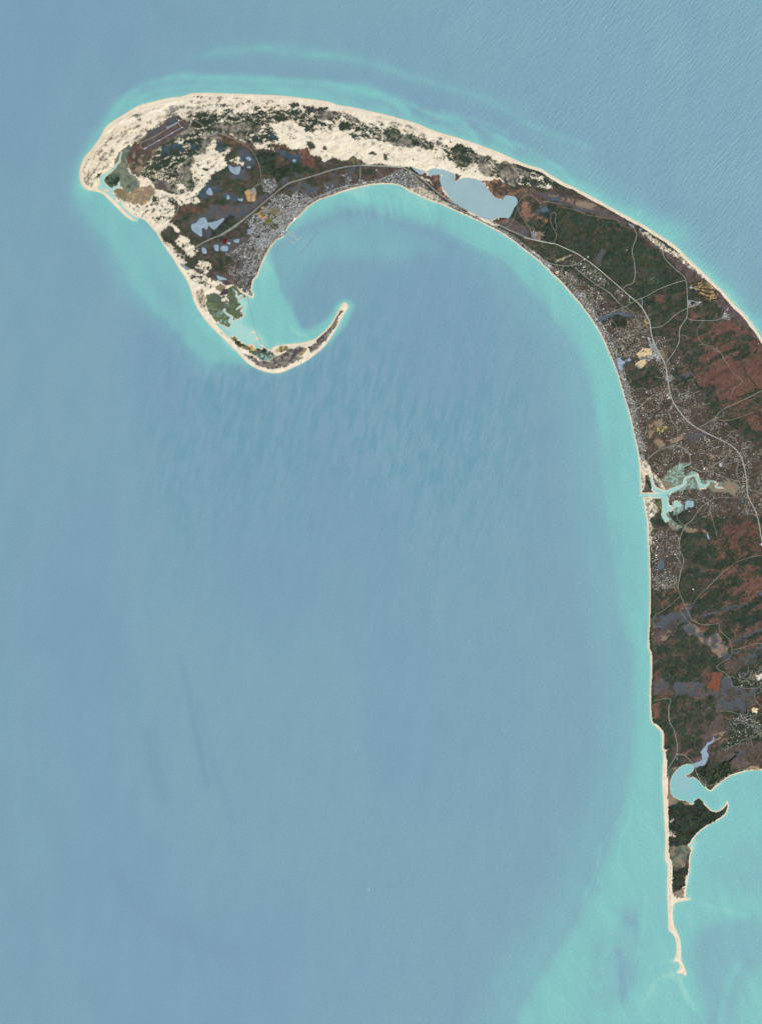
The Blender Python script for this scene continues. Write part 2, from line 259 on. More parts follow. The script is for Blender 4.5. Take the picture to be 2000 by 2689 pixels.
E BRN TANR .35 m 4|290 420 440 320 560 420 500 540 600 560 560 700 440 720 380 640 290 500
E FOR BRN .5 m 4|380 350 480 320 540 400 500 500 430 440
E FOR BRN .4 m 4|380 640 560 600 640 640 600 800 480 740
E FOR FORD .3 m 4|660 430 760 440 900 460 1000 480 1130 545 1300 590 1450 610 1652 700 1652 1560 1500 1410 1300 1220 1100 1080 900 970 740 900 620 880 580 820 560 700 620 600 600 560
E FOR BRN .12 m 3|760 440 1000 480 1300 590 1652 720 1652 1500 1500 1400 1300 1200 1000 1000 800 880 740 600
E TANR RUST .3 m 3|600 590 640 590 640 625 610 620
E SLATE PUR .2 m 3|1240 1160 1260 1060 1310 1000 1330 955 1355 960 1380 1010 1330 1060 1300 1160
E SLATE FOR .4 m 3|500 520 545 400 580 430 570 520 520 560
E URB TANR .4 f 3|430 740 560 740 600 790 540 850 450 810
E FOR BRN .45 m 4|480 850 640 890 740 910 1000 1010 1100 1090 1140 1110 1000 1090 900 1060 760 1100 700 1110 600 1060 520 960
E FOR BRN .1 m 3|640 900 740 915 1000 1020 900 1060 760 1090 700 1000
E YEL GRY .5 f 1|730 1110 800 1080 940 1035 955 1045 850 1090 740 1130
E BRN FOR .5 m 3|760 1130 900 1090 1130 1120 1300 1250 1500 1430 1652 1580 1652 1652 1060 1652 980 1560 800 1360 680 1240 640 1180
E FOR PLT .33 h 3|820 1170 960 1100 1120 1130 1300 1260 1420 1400 1300 1420 1100 1260 960 1200
E BRN PLT .42 h 3|700 1200 800 1200 1000 1300 1280 1500 1400 1652 1060 1652 980 1560 800 1360
E TAN SAND .3 f 1|740 1235 790 1240 780 1275 740 1270
E URB GRY .3 f 2|430 975 480 980 560 1060 640 1130 700 1150 720 1200 680 1220 600 1160 520 1090 430 1000
E PLT BRN .5 f 2|1500 1430 1600 1520 1580 1560 1500 1500
F FOR BRN .1 m 4|0 130 150 190 240 230 280 280 330 270 420 330 520 440 570 440 620 520 720 640 810 750 830 1160 700 1150 600 1230 450 1280 430 1200 350 1060 280 990 0 750
F PUR BRN .35 m 4|250 240 330 240 420 290 560 390 640 430 760 500 900 600 1060 760 1180 880 1280 1000 1400 1130 1520 1260 1652 1420 1652 1652 1540 1652 1400 1500 1300 1300 1250 1150 1100 980 1000 900 860 800 800 730 700 600 600 500 450 400 330 290
F SAND GGR .45 f 4|300 230 420 260 560 370 620 400 700 440 800 520 900 600 1040 740 1060 780 960 690 820 600 720 520 600 440 540 410 460 350 380 290
F FOR BRN .35 m 4|830 1160 900 1100 1000 1040 1150 1020 1250 1150 1400 1420 1540 1652 940 1652 900 1400 860 1300
F RUST PUR .2 m 3|485 935 520 950 530 920 580 920 595 990 560 1000 490 1005
F GGF FOR .5 f 3|520 1030 560 1010 600 1040 600 1080 550 1110 515 1080
F GGF FOR .5 f 3|405 760 430 725 490 715 530 760 535 800 480 820 420 800
F OLV TAN .3 f 1|380 1180 405 1175 430 1250 375 1260
F RUST BRN .3 m 3|860 1170 920 1110 1020 1130 1010 1170 930 1190 870 1240
F SLATE PUR .3 m 3|0 1120 60 1100 160 1115 240 1140 250 1170 160 1160 60 1140 0 1150
F GOLF TAN .3 f 2|860 820 900 790 980 770 1005 765 1000 800 930 840 1060 800 1140 850 1170 920 1195 965 1140 985 1030 995 1025 960 960 920 930 870
F URB GRY .4 f 1|845 985 900 985 950 1000 1000 1000 920 1050 845 1070
F FOR BRN .4 f 1|865 1000 915 1000 930 1025 880 1035
F GGR URB .5 h 2|1215 1190 1260 1050 1340 1100 1330 1180 1290 1200
F GGR URB .5 h 2|1240 1250 1310 1230 1340 1280 1270 1310
G RUST FOR .3 t 6|1230 340 1400 290 1652 480 1800 700 2400 1400 2100 1500 1800 1400 1652 1250 1560 1240 1500 1130 1400 1140 1320 1040 1250 950 1200 880 1130 900 1060 800 1050 750 1150 720 1080 640 1090 560 1050 460 1180 430
G RUST FOR .08 t 4|1060 760 1160 720 1330 660 1500 660 1652 600 1652 900 1500 960 1340 900 1250 860 1150 880 1070 810
G RUST FOR .08 t 4|1090 620 1200 570 1300 560 1400 460 1460 470 1300 600 1150 690 1080 660
G RUST FOR .1 t 4|1230 340 1400 290 1480 360 1400 400 1250 430 1180 430
G FOR RUST .25 t 5|880 780 900 720 1000 700 1100 690 1250 610 1330 570 1450 500 1540 490 1550 620 1500 680 1440 650 1380 640 1250 690 1130 750 1050 770 1050 830 950 890 880 870
G FOR RUST .2 t 4|1130 510 1250 450 1400 390 1430 410 1300 490 1170 540
G FOR RUST .3 t 4|1150 1090 1400 990 1652 880 1652 930 1450 1030 1280 1100 1180 1150
G FOR RUST .35 t 4|1260 1160 1400 1160 1560 1100 1652 1080 1652 1150 1540 1180 1400 1210 1280 1190
G FOR RUST .4 t 3|1170 830 1250 860 1300 940 1260 950 1200 880
G PUR BRN .2 m 4|1280 150 1380 130 1480 230 1600 360 1652 430 1652 500 1500 380 1400 290 1350 240
G FOR BRN .2 m 4|460 30 700 0 990 0 990 190 900 230 800 320 700 360 660 230 600 130
G RUST RUST 0 f 2|720 82 800 78 805 135 720 140
G FOR FORD .4 m 3|330 290 400 250 470 290 480 350 380 390 350 340
G BRN FOR .4 m 3|700 370 900 330 950 340 930 470 800 440 700 420
G BRN PLT .25 h 3|240 390 500 340 660 400 700 500 640 560 560 600 400 620 340 560
G FOR BRN .35 m 4|460 740 700 700 790 760 800 900 720 880 560 920 480 860
G SLATE FOR .4 m 3|900 790 1040 750 1060 770 920 830
G SPIT URB .3 m 4|550 690 600 640 560 590 620 530 700 560 700 620 640 680 590 730
G SPIT GRY .3 m 2|550 690 600 655 610 700 580 725
G GRY URB .4 f 1|670 505 720 490 770 640 760 660 700 600
G TANM OLV .3 f 0|745 565 800 555 812 618 785 625
G URB BRN .5 f 2|650 430 700 450 690 500 660 480
G OLV TAN .3 f 1|635 280 655 285 665 330 630 335
G TANM BRN .35 m 3|660 1200 780 1160 800 1200 740 1260 740 1340 880 1330 1000 1280 1020 1340 900 1370 700 1440 650 1480 640 1420 680 1300
G SLATE PUR .3 m 3|1000 1290 1150 1260 1180 1290 1040 1350 960 1340
G OLV YEL .4 m 2|735 1230 760 1220 850 1230 800 1275 745 1280
G URB GRY .3 f 1|815 780 860 765 890 800 850 840 810 830
G OLV OLG .3 f 0|1195 1475 1230 1470 1230 1500 1200 1505
G URB GRY .2 f 1|820 935 855 925 860 985 830 990
G GRY URB .2 f 1|600 1475 625 1465 635 1495 612 1510
H MARSH CREEK .34 w 3|600 430 640 350 760 270 870 265 870 290 810 330 820 410 900 355 950 390 990 460 1100 450 1230 490 1290 450 1370 480 1430 530 1380 580 1350 630 1240 580 1100 580 1080 545 900 540 860 610 850 545 740 580 640 600 540 450
H TANM MARSH .4 m 3|1050 470 1230 490 1290 450 1370 480 1430 530 1380 580 1350 630 1240 580 1100 580 1060 540
H TANM MARSH .4 m 3|540 450 640 480 690 530 640 580 600 560
H MARSH CREEK .5 w 2|680 700 760 680 800 720 790 790 690 850
H MARSH CREEK .3 w 2|560 780 640 760 650 850 720 930 800 960 700 1010 640 960 600 900 560 880
H TANM MARSH .4 m 2|640 920 700 960 720 1000 660 1010 630 960
H OLV MARSD .4 m 2|490 700 560 660 605 740 590 775 520 760
H FORD MARSD .5 m 2|380 470 430 400 470 500 450 570 400 550
H SAND GGR .3 f 3|330 180 420 280 440 340 540 430 600 570 560 560 480 440 430 380 380 400 380 560 340 600 330 400
H SAND GGR .35 f 3|350 650 500 640 480 700 540 780 500 830 440 880 460 980 470 1200 450 1240 430 1180 400 900
H TANM BRN .3 m 3|800 960 900 990 1000 980 1080 1040 1060 1120 1000 1020 860 1030 800 1000
H FOR BRN .3 m 5|820 1050 1050 1030 1150 1150 1160 1300 1000 1600 760 1600 800 1400 780 1150
H RUST FOR .4 t 5|1240 900 1600 850 1652 1000 1652 1250 1300 1200 1200 1000
H BRN PLT .2 h 4|450 1000 740 1050 780 1300 740 1640 450 1640
H YEL OLV .5 f 1|1080 185 1130 180 1125 225 1085 225
G PLT URB .35 h 2|0 65 70 160 140 245 210 345 260 430 310 540 355 640 395 740 430 860 465 970 500 1090 525 1190 555 1320 575 1440 640 1440 610 1320 580 1190 560 1090 525 970 488 860 455 740 425 640 375 540 325 430 275 340 215 240 155 150 95 60
H BRN PLT .35 h 3|455 1450 600 1440 700 1560 640 1652 455 1652
H BRN FOR .5 m 4|1640 950 2100 950 2100 1300 1640 1250
I FOR BRN .3 m 5|760 0 1230 0 1100 130 950 280 900 350 820 340 760 260 740 160
I FOR RUST .35 t 5|1230 0 2100 0 2100 880 1652 880 1310 980 1310 850 1290 740 1190 620 1180 560 950 560 920 500 1000 460 1170 430 900 400 1000 250
I SLATE BRN .3 m 4|470 500 600 480 760 400 900 370 930 350 860 420 900 540 780 560 680 700 460 780
I SLATE TANM .4 m 4|800 600 900 560 1000 640 1060 740 1180 640 1230 780 1300 850 1300 940 1180 930 1100 850 960 740 840 700
I SLATE FOR .3 t 2|1310 760 1400 710 1652 610 1900 560 1900 600 1652 645 1450 740 1320 795
I SLATE FOR .3 t 2|1310 870 1500 850 1652 800 1900 760 1900 800 1652 850 1480 890 1330 900
I SLATE FOR .3 t 2|920 520 1000 470 1170 430 1300 370 1500 340 1500 360 1180 455 1000 505
I SLATE FOR .45 t 3|1330 960 1480 920 1652 870 1652 1000 1500 1000 1400 1040
I PUR TANM .2 m 3|460 600 600 620 680 660 620 760 470 790
I FOR BRN .25 m 5|520 800 740 680 860 700 1060 800 1180 930 1180 1000 1060 1040 1010 1160 820 1220 640 1200 540 1130 500 900
I BRN RUST .4 m 4|1000 1060 1110 1000 1110 1100 1040 1240 1000 1200
I SLATE PUR .3 m 3|680 1240 720 1200 1000 1210 1030 1290 1060 1350 980 1390 830 1340 720 1360
I PUR SLATE .4 m 3|480 1200 560 1150 640 1230 620 1300 480 1360
I SLATE BRN .35 m 4|1230 1120 1300 1160 1340 1250 1540 1270 1630 1280 1560 1360 1580 1430 1500 1460 1440 1540 1380 1510 1280 1500 1160 1510 1160 1400 1060 1300 1180 1310 1200 1250
I RUSTS RUST .2 m 3|1110 1100 1230 1100 1200 1180 1180 1290 1050 1270 1040 1240 1090 1180
I FOR BRN .25 m 5|490 1400 830 1350 960 1390 1060 1380 1130 1500 1150 1652 560 1652 500 1480
I PUR BRN .3 m 3|1190 1000 1300 940 1500 960 1400 1060 1260 1080
I FOR PLT .25 h 3|1400 1100 1480 1080 1560 1060 1652 1000 1652 1260 1520 1260 1420 1250 1400 1180
I SAND GRY .4 m 2|1575 1130 1652 1095 1700 1100 1700 1150 1640 1180 1590 1190
I OLV MARSD .4 f 1|1480 1185 1540 1110 1575 1120 1580 1190 1530 1195
I SPIT SAND .4 f 2|1530 1500 1560 1480 1600 1500 1590 1540 1545 1540
I FOR PLT .2 h 3|1260 1600 1400 1560 1560 1560 1652 1520 1800 1600 1652 1652 1260 1652
J FOR BRN .35 m 5|360 0 1000 0 1090 50 980 260 900 400 900 470 870 530 760 520 700 560 500 560 440 380 370 200
J FOR BRN .4 m 4|460 600 590 600 700 620 760 680 700 720 560 770 480 780 450 700
J PUR BRN .4 m 4|1000 260 1090 120 1200 180 1250 260 1240 370 1120 480 1000 560 1000 700 900 680 900 600 880 540 920 440 960 300
J TANM BRN .3 m 2|1050 390 1160 340 1200 330 1190 390 1100 450 1060 480 1050 430
J BRN PUR .5 m 4|1250 500 1500 450 1900 480 1900 760 1500 780 1330 820 1260 740 1100 690 1000 700 1010 600 1100 560
J FOR BRN .3 m 3|1040 560 1080 530 1090 590 1050 610
J PUR SLATE .4 m 3|1150 640 1400 560 1460 600 1300 700 1240 690
J FOR PLT .2 h 3|1150 540 1210 440 1250 260 1210 170 1652 100 1900 100 1900 330 1500 430 1400 460 1300 530 1200 570
J FOR FORD .3 m 3|820 800 960 740 1070 710 1240 760 1270 860 1180 930 1050 1000 980 1010 900 950 840 860
J FOR PLT .3 h 2|800 820 840 860 900 950 960 1000 1050 1010 1180 950 1290 870 1260 850 1140 930 1000 985 900 920 840 840
J MARSD TANM .5 m 3|455 860 500 790 560 775 620 775 600 810 545 870 520 950 515 1060 560 1140 660 1195 600 1220 490 1255 462 1100 455 950
J TANM TANM 0 f 2|660 1190 760 1195 760 1240 720 1250 670 1220
J TANM TAN .3 f 2|1450 800 1500 775 1600 770 1640 790 1560 830 1460 835
J MARSD TANM .5 f 2|690 870 780 850 760 910 700 900
J FOR FORD .35 m 3|480 1280 680 1210 730 1250 860 1175 930 1240 1020 1320 1160 1330 1170 1360 1060 1450 980 1500 780 1652 520 1652 490 1500
J SAND FOR .5 f 3|490 1560 560 1550 600 1630 500 1652
J SAND FOR .6 f 2|490 1420 560 1420 550 1470 500 1460
J SAND GGR .15 f 2|425 560 462 560 462 760 462 900 470 1060 488 1250 482 1400 484 1652 430 1652 405 900
K FOR FORD .35 m 2|835 30 900 0 1100 0 1010 80 990 95 850 120
K SAND FOR .4 f 2|840 0 910 0 900 30 860 20
K TANM MARSD .5 m 2|850 120 990 95 1030 110 1030 150 1000 190 1000 240 980 290 900 290 860 270
K MARSD MARSH .4 m 2|940 130 1000 110 1020 140 990 190 950 180
K DKP DKP 0 f 1|978 240 1000 235 1003 270 985 265
K FOR FORD .4 m 2|865 310 900 320 930 295 1000 290 985 450 940 480 930 520 880 510 870 420
K TANM GGR .4 m 2|940 480 975 470 975 550 920 560 890 540 870 510
D BRN FOR .4 m 5|240 440 330 370 390 320 470 300 560 330 640 420 700 490 740 600 640 580 600 560 500 570 470 560 440 520 330 470
D PUR BRN .4 m 4|400 500 500 500 600 510 680 560 720 600 640 590 500 565 440 540
D FOR BRN .3 m 4|300 390 380 370 400 400 340 440
D FOR BRN .4 m 4|450 370 540 380 560 480 500 490 460 430
D SAND FOR .3 f 4|335 450 400 400 460 415 475 455 430 510 390 480
D SAND FOR .35 s 4|280 500 340 500 420 540 480 570 470 620 400 600 320 570
D BRN URB .35 h 4|560 440 700 400 780 440 860 440 840 520 790 560 780 640 740 640 680 610 640 540 600 520
D SLATE BRN .4 m 3|640 430 700 400 720 440 680 470
D URB BRN .3 f 3|700 370 880 400 905 340 860 470 830 540 740 520 760 440
D MARSO MARSD .45 m 3|420 680 480 660 530 680 560 700 600 740 590 620 640 590 700 650 740 690 735 760 700 790 715 830 690 860 620 880 610 930 560 910 490 880 430 800
D MARSO CREEK .16 w 3|440 740 560 800 600 870 590 920 500 870 440 800
D MARSO CREEK .14 w 3|620 600 740 690 735 760 680 740 640 660
D DKP DKP 0 f 2|535 650 570 615 600 630 600 665 560 680 530 675
D DKP DKP 0 f 2|575 570 600 570 600 595 580 595
D SAND DKP .4 f 3|530 690 570 685 605 720 600 750 560 730
D TANM OLV .4 m 2|495 610 530 580 580 600 560 640 510 640
D SANDT OLV .3 f 3|340 640 400 630 420 700 420 800 380 780 345 700
D GRY GRY 0 f 1|752 655 790 655 800 690 760 680
D GGR DKP .32 f 3|700 1130 760 1160 850 1200 930 1205 960 1170 1000 1150 1080 1100 1180 1080 1210 1085 1150 1160 1200 1170 1250 1130 1220 1080 1290 1060 1290 1020 1380 950 1480 800 1500 800 1440 920 1380 1020 1310 1080 1200 1170 1060 1240 950 1260 860 1240 780 1200
D DKP GGR .3 m 3|1000 1160 1080 1110 1190 1085 1130 1150 1080 1210 1040 1190
D DKP GGR .3 m 3|1225 1080 1280 1060 1280 1090 1230 1120
D DKP GGR .3 f 3|1290 1040 1380 955 1400 960 1340 1030 1300 1060
D TANM TAN .4 m 2|1150 1140 1200 1080 1215 1100 1170 1160
D FORD OLV .45 m 3|640 1010 700 1050 780 1090 830 1095 860 1140 780 1130 690 1090 650 1060
D MARSD CREEK .25 w 3|780 1140 860 1110 930 1110 970 1150 930 1195 850 1190
D FORD MARSD .5 m 3|820 1100 900 1100 900 1140 830 1130
D TAN YEL .3 m 3|760 1060 800 1070 820 1110 780 1110
D OLV YEL .4 m 3|950 1120 1020 1070 1080 1080 1060 1110 980 1130
D OLV TANM .4 f 2|610 1010 660 990 700 1020 640 1030
D GGR SAND .4 f 3|480 860 560 960 560 985 500 910
"""
# trees standing in rows: sheet, class, half width, line
STRIPS = """
F FORD 2.2|865 815 900 800 960 785 990 780
F FORD 2|880 840 920 820 945 815
F FORD 1.5|975 855 1040 860 1110 870 1150 890
F FORD 1.6|960 880 1000 890 1060 915 1110 910
F FORD 1.6|945 870 960 910 1010 940 1080 955
F FORD 1.6|1030 990 1100 980 1160 970 1190 965
F FORD 1.4|1130 890 1165 940 1185 962
F FORD 1.6|1020 815 1030 818
J FORD 3.2|1320 590 1345 590
J FORD 2.6|1235 700 1320 630
J FORD 3.5|1130 760 1170 715 1210 710 1220 755 1180 790 1140 780
J FORD 2.4|1240 770 1262 830
J FORD 2.4|1075 820 1030 880 995 975
J FORD 2.2|1090 910 1040 960 995 985
J FORD 2|1110 800 1115 850
E SLATE 1.2|480 262 640 320 820 390 1000 430 1160 470 1300 500
E BLUE .9|690 300 690 350 760 340 805 315
G BRN 1|555 1100 620 1180 660 1260 660 1440 640 1500
G FOR 1.2|1480 690 1520 770 1600 880
"""
ROADS = """
.9|P 684 694 694 670 705 650 720 633 742 614 762 587 790 557 812 534 842 518 872 508 905 497 960 483 1000 478
.8|P 664 690 678 655 692 628 712 605 735 590 755 565 780 545
.7|P 650 670 662 640 680 612 700 590
2.6|A 1105 1652 1105 1560 1160 1510 1240 1460 1340 1410 1440 1370 1540 1310 1652 1215
2.6|B 100 1375 200 1310 300 1240 400 1160 480 1090 540 1040 620 975 700 925 800 895 950 850 1080 810 1200 785 1310 775 1450 780 1652 790
2.6|C 0 607 150 610 300 620 380 640 470 690 560 760 650 840 750 910 850 970 1000 1040 1150 1110 1300 1180 1450 1240 1652 1290
2.6|E 350 822 500 855 640 885 740 900 880 960 1010 1020 1100 1080 1250 1190 1400 1320 1530 1430 1652 1540
2.6|F 200 930 300 1010 370 1100 430 1220 450 1350 490 1480 560 1600
2.6|G 700 480 760 590 810 690 830 800 850 920 890 1030 1010 1180 1150 1270 1370 1380 1470 1490 1510 1652
2.4|H 1450 280 1480 450 1490 600 1520 680 1580 800 1620 950 1645 1100 1700 1250
1.3|B 450 1600 600 1400 700 1250 840 1110 1000 1020 1150 960 1300 940
1.1|B 640 1400 720 1290 860 1130 1000 1060 1200 975 1300 960
1.1|C 20 770 150 740 250 700 300 680 380 690 480 760 600 850 740 940 900 1020 1100 1120 1280 1200 1400 1290 1500 1370 1600 1460 1652 1500
1.2|E 440 985 560 1060 640 1120 760 1160 880 1170 1000 1150 1080 1100
1.1|E 760 1160 800 1260 900 1360 980 1450 1080 1560 1140 1652
1.2|E 980 1190 1100 1290 1230 1390 1400 1500 1530 1640
1.5|F 145 860 170 830 260 780 270 600 240 450 290 290 260 210
1.5|F 270 990 400 940 520 870 700 800 815 770
1.4|F 575 420 590 520 700 640 810 740 835 860 835 1160 760 1280 750 1420 700 1540 620 1640
1.3|F 440 1285 550 1270 640 1210 700 1150 830 1075 940 1040 1000 1000
1.2|F 830 1160 890 1200 1160 1200 1230 1150
.8|F 1020 1200 950 1300 960 1400 1020 1470 1120 1520 1200 1560 1240 1640
1.3|F 170 910 210 940 212 1000 240 1015
1.3|F 370 1100 350 1060 350 975 330 970
1.1|F 0 1120 150 1060 280 990
1|F 0 900 120 1030 240 1110 300 1200 370 1250 430 1290
1|F 0 1460 120 1400 280 1350
.9|F 500 1380 560 1510 620 1500
.9|F 530 1450 700 1400
.9|F 760 1360 820 1370 850 1410
.8|F 1120 1200 1160 1130
1.2|G 330 505 420 470 540 430
1.2|G 520 1100 600 1040 690 960 780 930 840 890
1.2|G 890 1035 840 1090 870 1180 915 1240 900 1380 760 1420 660 1500
1.2|G 900 1380 1010 1450 1040 1570 1130 1620
1.2|G 1110 1230 1240 1150 1300 1080 1450 1010 1650 910 1900 780
1|G 1240 1150 1300 1170 1400 1160 1570 1100
1.1|G 820 690 840 640 930 500 930 400 995 270
1|G 1370 1380 1380 1480 1440 1520 1430 1652
1|G 1200 1470 1350 1480 1370 1400
1|G 1130 1620 1350 1490
1|G 890 1010 1000 960 1120 910
1|G 900 1040 1010 1100 1010 1180
.9|G 960 1060 1000 970 1060 980 1080 1030
.9|G 1060 1060 1200 1020
.9|G 510 920 620 890 700 950
.9|G 1240 1150 1230 1220 1190 1280
.9|G 375 420 430 385 480 400 560 400 640 400
.9|G 340 290 380 340 390 380
.9|G 560 440 580 500 540 560
.8|G 1100 520 1160 510 1280 570 1330 650 1370 720 1400 760 1480 830 1400 900 1370 980
1.1|H 400 240 500 160 600 110 700 75 850 150 880 300 980 360 1100 370 1250 430 1390 480 1450 580 1500 650
1.1|H 680 630 760 640 860 665 960 665 1020 645 1090 675 1150 650 1300 645 1400 640 1440 600
1.2|H 1090 680 980 760 900 880 815 955 770 1060 750 1200 800 1320 770 1450 740 1600 740 1640
1|H 1090 690 1090 800 1130 950 1160 1060
1|H 1050 340 1160 270 1270 200 1300 90
1|H 1230 290 1380 255
1|H 1390 250 1370 370 1400 480
1|H 1050 1640 1200 1480 1350 1360 1500 1300 1652 1270
1|H 740 820 730 880 815 955 900 1000
1|H 1500 560 1500 440 1652 350
1|H 1440 565 1600 575 1652 540
.9|H 460 980 540 990 600 1080 640 1140 690 1170
.9|H 700 0 710 75
.8|H 1080 185 1250 195
1|H 280 20 350 40 380 85 360 160
1|H 540 435 610 575
1.1|I 765 -20 740 170 770 270 830 400 880 510 970 570 1080 580 1180 570 1190 640 1290 740 1320 850 1300 930 1190 1000 1160 1050 1240 1100 1310 1170 1330 1250 1410 1250 1480 1270 1630 1265 1630 1310 1570 1340 1590 1420 1652 1470
1|I 765 270 600 410 480 490 480 600 550 600 570 630
1|I 1230 0 1100 130 960 270 900 355 820 360
1|I 1320 850 1440 830 1550 790 1652 780 1800 740
1.1|I 480 1405 650 1380 640 1500 650 1652
1|I 1160 1515 1290 1520 1410 1550 1490 1550 1500 1480 1570 1440
.9|I 1410 1550 1470 1652
.8|I 880 400 760 420 880 580
.8|I 1390 1180 1440 1190 1480 1190 1540 1240
1.2|J 492 0 495 190 550 300 590 450 590 610 480 800
1.2|J 590 610 690 630 760 700 820 800 870 920 960 1010
1|J 1380 110 1450 230 1520 260 1590 270 1580 340 1530 350
1|J 1652 340 1500 420 1400 440 1300 510 1160 560 1155 530
1|J 1290 850 1380 810 1450 800
1.1|J 980 1010 1180 950 1290 860
1|J 1270 190 1320 240 1400 230 1450 270
.9|J 1440 300 1460 420
.9|J 1510 420 1530 520 1560 530
1.2|A 1010 340 1100 350 1240 410 1280 470 1290 530 1240 650 1100 750 1070 840 1030 960 1030 1050 1055 1130 1020 1210 950 1290 900 1360 920 1440 1000 1510 1050 1540 1110 1560
1.1|A 1290 530 1330 500 1390 480 1420 500 1520 540 1652 610
1.1|A 440 785 510 810 640 870 730 920
1.1|B 0 520 110 500 220 550 340 620 400 700 440 800 460 930 540 1040
1.2|B 1310 780 1305 945
1|B 380 970 400 945 450 930
1|B 775 925 780 970 870 1060
1|B 600 1200 700 1050 770 990
1|B 600 1300 700 1330 640 1380
1|B 540 1040 600 1100 700 1130
.9|B 380 970 445 935
.9|B 400 1190 470 1260 560 1300 640 1380
.9|B 590 1210 600 1160 570 1140
.9|B 1440 820 1490 850 1500 890
.9|B 985 910 1020 990
1|E 120 700 190 650 250 520 300 360 380 300 440 300 500 340 560 400 600 370 830 410
1|E 370 300 400 200 440 110
1|E 290 440 300 520 380 640 440 740
.9|E 300 520 410 460
1.1|E 720 890 755 790 690 650 685 560 700 520 730 510 750 540 740 620 760 700 740 740
.7|E 840 450 1000 480 1130 540 1270 560 1340 580 1500 600 1560 670 1650 700
.9|E 0 740 150 780 155 750
1|D 60 170 70 220 200 345 250 370
1|D 260 440 330 490 420 540 500 560 570 555 640 580 700 640 745 665
"""
# shallow water: level, blur | sheet outline
SHOALS = """
.52 8|P 230 520 197 480 200 430 238 350 298 275 400 222 500 196 650 202 800 214 900 224 960 216 1040 250 1100 292 1200 322 1300 352 1400 412 1500 468 1600 535 1700 600 1800 668 1900 745 2000 850 1900 900 1600 700 1200 500 600 400 300 420
-.3 8|P 940 262 1010 262 1000 280 950 280
-.45 7|P 1070 275 1110 285 1150 320 1120 318 1080 300
-.4 7|P 1245 320 1290 345 1310 375 1270 365
-.4 6|P 1330 370 1370 395 1390 420 1350 410
-.3 12|P 420 215 600 212 700 228 600 230 440 228
.15 16|P 420 180 480 160 560 140 700 128 850 138 1000 160 1100 195 1200 222 1330 262 1400 312 1350 300 1190 240 1080 215 980 180 840 158 700 150 560 158 470 178
.12 20|P 1380 300 1470 360 1600 455 1700 540 1660 560 1560 470 1440 400 1370 330
.34 26|P 1460 420 1560 480 1680 540 1790 610 1890 705 2000 825 2200 1150 2100 1200 1900 800 1700 640 1560 540 1440 470
.2 12|P 1560 500 1700 580 1800 655 1900 745 2000 865 2200 1200 1980 890 1850 740 1700 620 1560 530
.36 20|P 230 450 190 470 190 520 215 590 265 650 300 710 330 770 375 825 420 855 450 890 500 945 550 975 620 985 700 900 500 700 330 540 250 480
.3 7|P 230 450 196 470 196 510 235 580 290 640 325 700 360 760 400 812 440 840 470 880 520 930 560 950 610 958 650 968 700 900 500 700 330 540 250 480
-.25 18|P 320 560 345 600 400 640 430 720 470 800 430 800 380 720 330 640
.95 7|P 700 657 716 716 733 756 760 796 773 833 786 860 806 866 843 857 873 827 893 795 905 785 930 800 905 850 870 890 800 930 600 930 500 850 640 740 680 660
.5 7|P 555 830 600 870 660 900 720 905 700 890 650 870 630 840 660 790 640 780
.5 4|P 757 848 775 862 790 876 806 880 800 884 780 876 760 860
-.35 5|P 738 744 755 770 768 800 760 800 745 775 732 750
.34 18|P 690 680 740 640 800 600 900 560 1000 560 1180 650 1060 690 920 670 830 690 790 740 760 790 725 740
.3 42|P 1150 640 1280 700 1380 800 1470 920 1500 1050 1510 1200 1530 1400 1550 1600 1590 1750 1590 1950 1540 2150 1450 2350 1330 2520 1230 2720 1600 2720 1800 2000 1720 1400 1600 900 1300 620
.86 20|P 670 690 700 655 730 622 790 585 840 560 900 545 960 545 1040 575 1110 592 1168 607 1253 646 1313 677 1359 710 1389 746 1440 810 1500 880 1532 950 1550 1040 1562 1150 1582 1230 1590 1330 1600 1420 1615 1520 1628 1620 1655 1720 1668 1820 1665 1900 1655 2000 1632 2100 1605 2200 1562 2300 1510 2420 1440 2520 1390 2600 1350 2720 2300 2720 2300 1900 1800 1900 1800 600 1400 450 900 420 700 600
-.25 20|P 760 600 850 560 960 560 1100 600 1180 640 1100 640 900 590 800 620
.26 9|P 900 512 960 495 1050 498 1120 530 1160 560 1100 560 1000 530 940 540
.2 6|P 1170 590 1260 640 1330 680 1400 750 1400 735 1330 668 1260 625 1180 580
-.22 14|P 1580 1130 1640 1180 1660 1280 1640 1290 1600 1220
-.14 12|P 1640 1350 1680 1400 1690 1600 1660 1600
-.5 16|P 1800 2478 1850 2425 1960 2395 2060 2420 2060 2500 1960 2570 1910 2720 1835 2720 1850 2640 1822 2580
-.3 18|P 1850 2280 1920 2210 2050 2180 2050 2380 1900 2330
-.35 9|P 1640 2360 1680 2400 1685 2560 1640 2640 1620 2560 1600 2480
-.3 10|P 1560 2450 1600 2500 1640 2600 1600 2680 1540 2600
-.2 10|P 1480 2600 1560 2640 1600 2700 1500 2700
.2 6|P 1770 2500 1750 2550 1690 2600 1680 2650 1740 2600 1790 2560
.45 3|P 1769 2566 1784 2590 1800 2628 1815 2655 1830 2657 1826 2640 1808 2618 1795 2590 1785 2565
-.12 10|P 1750 2015 1830 1990 1850 2060 1900 2100 1850 2125 1790 2100
"""
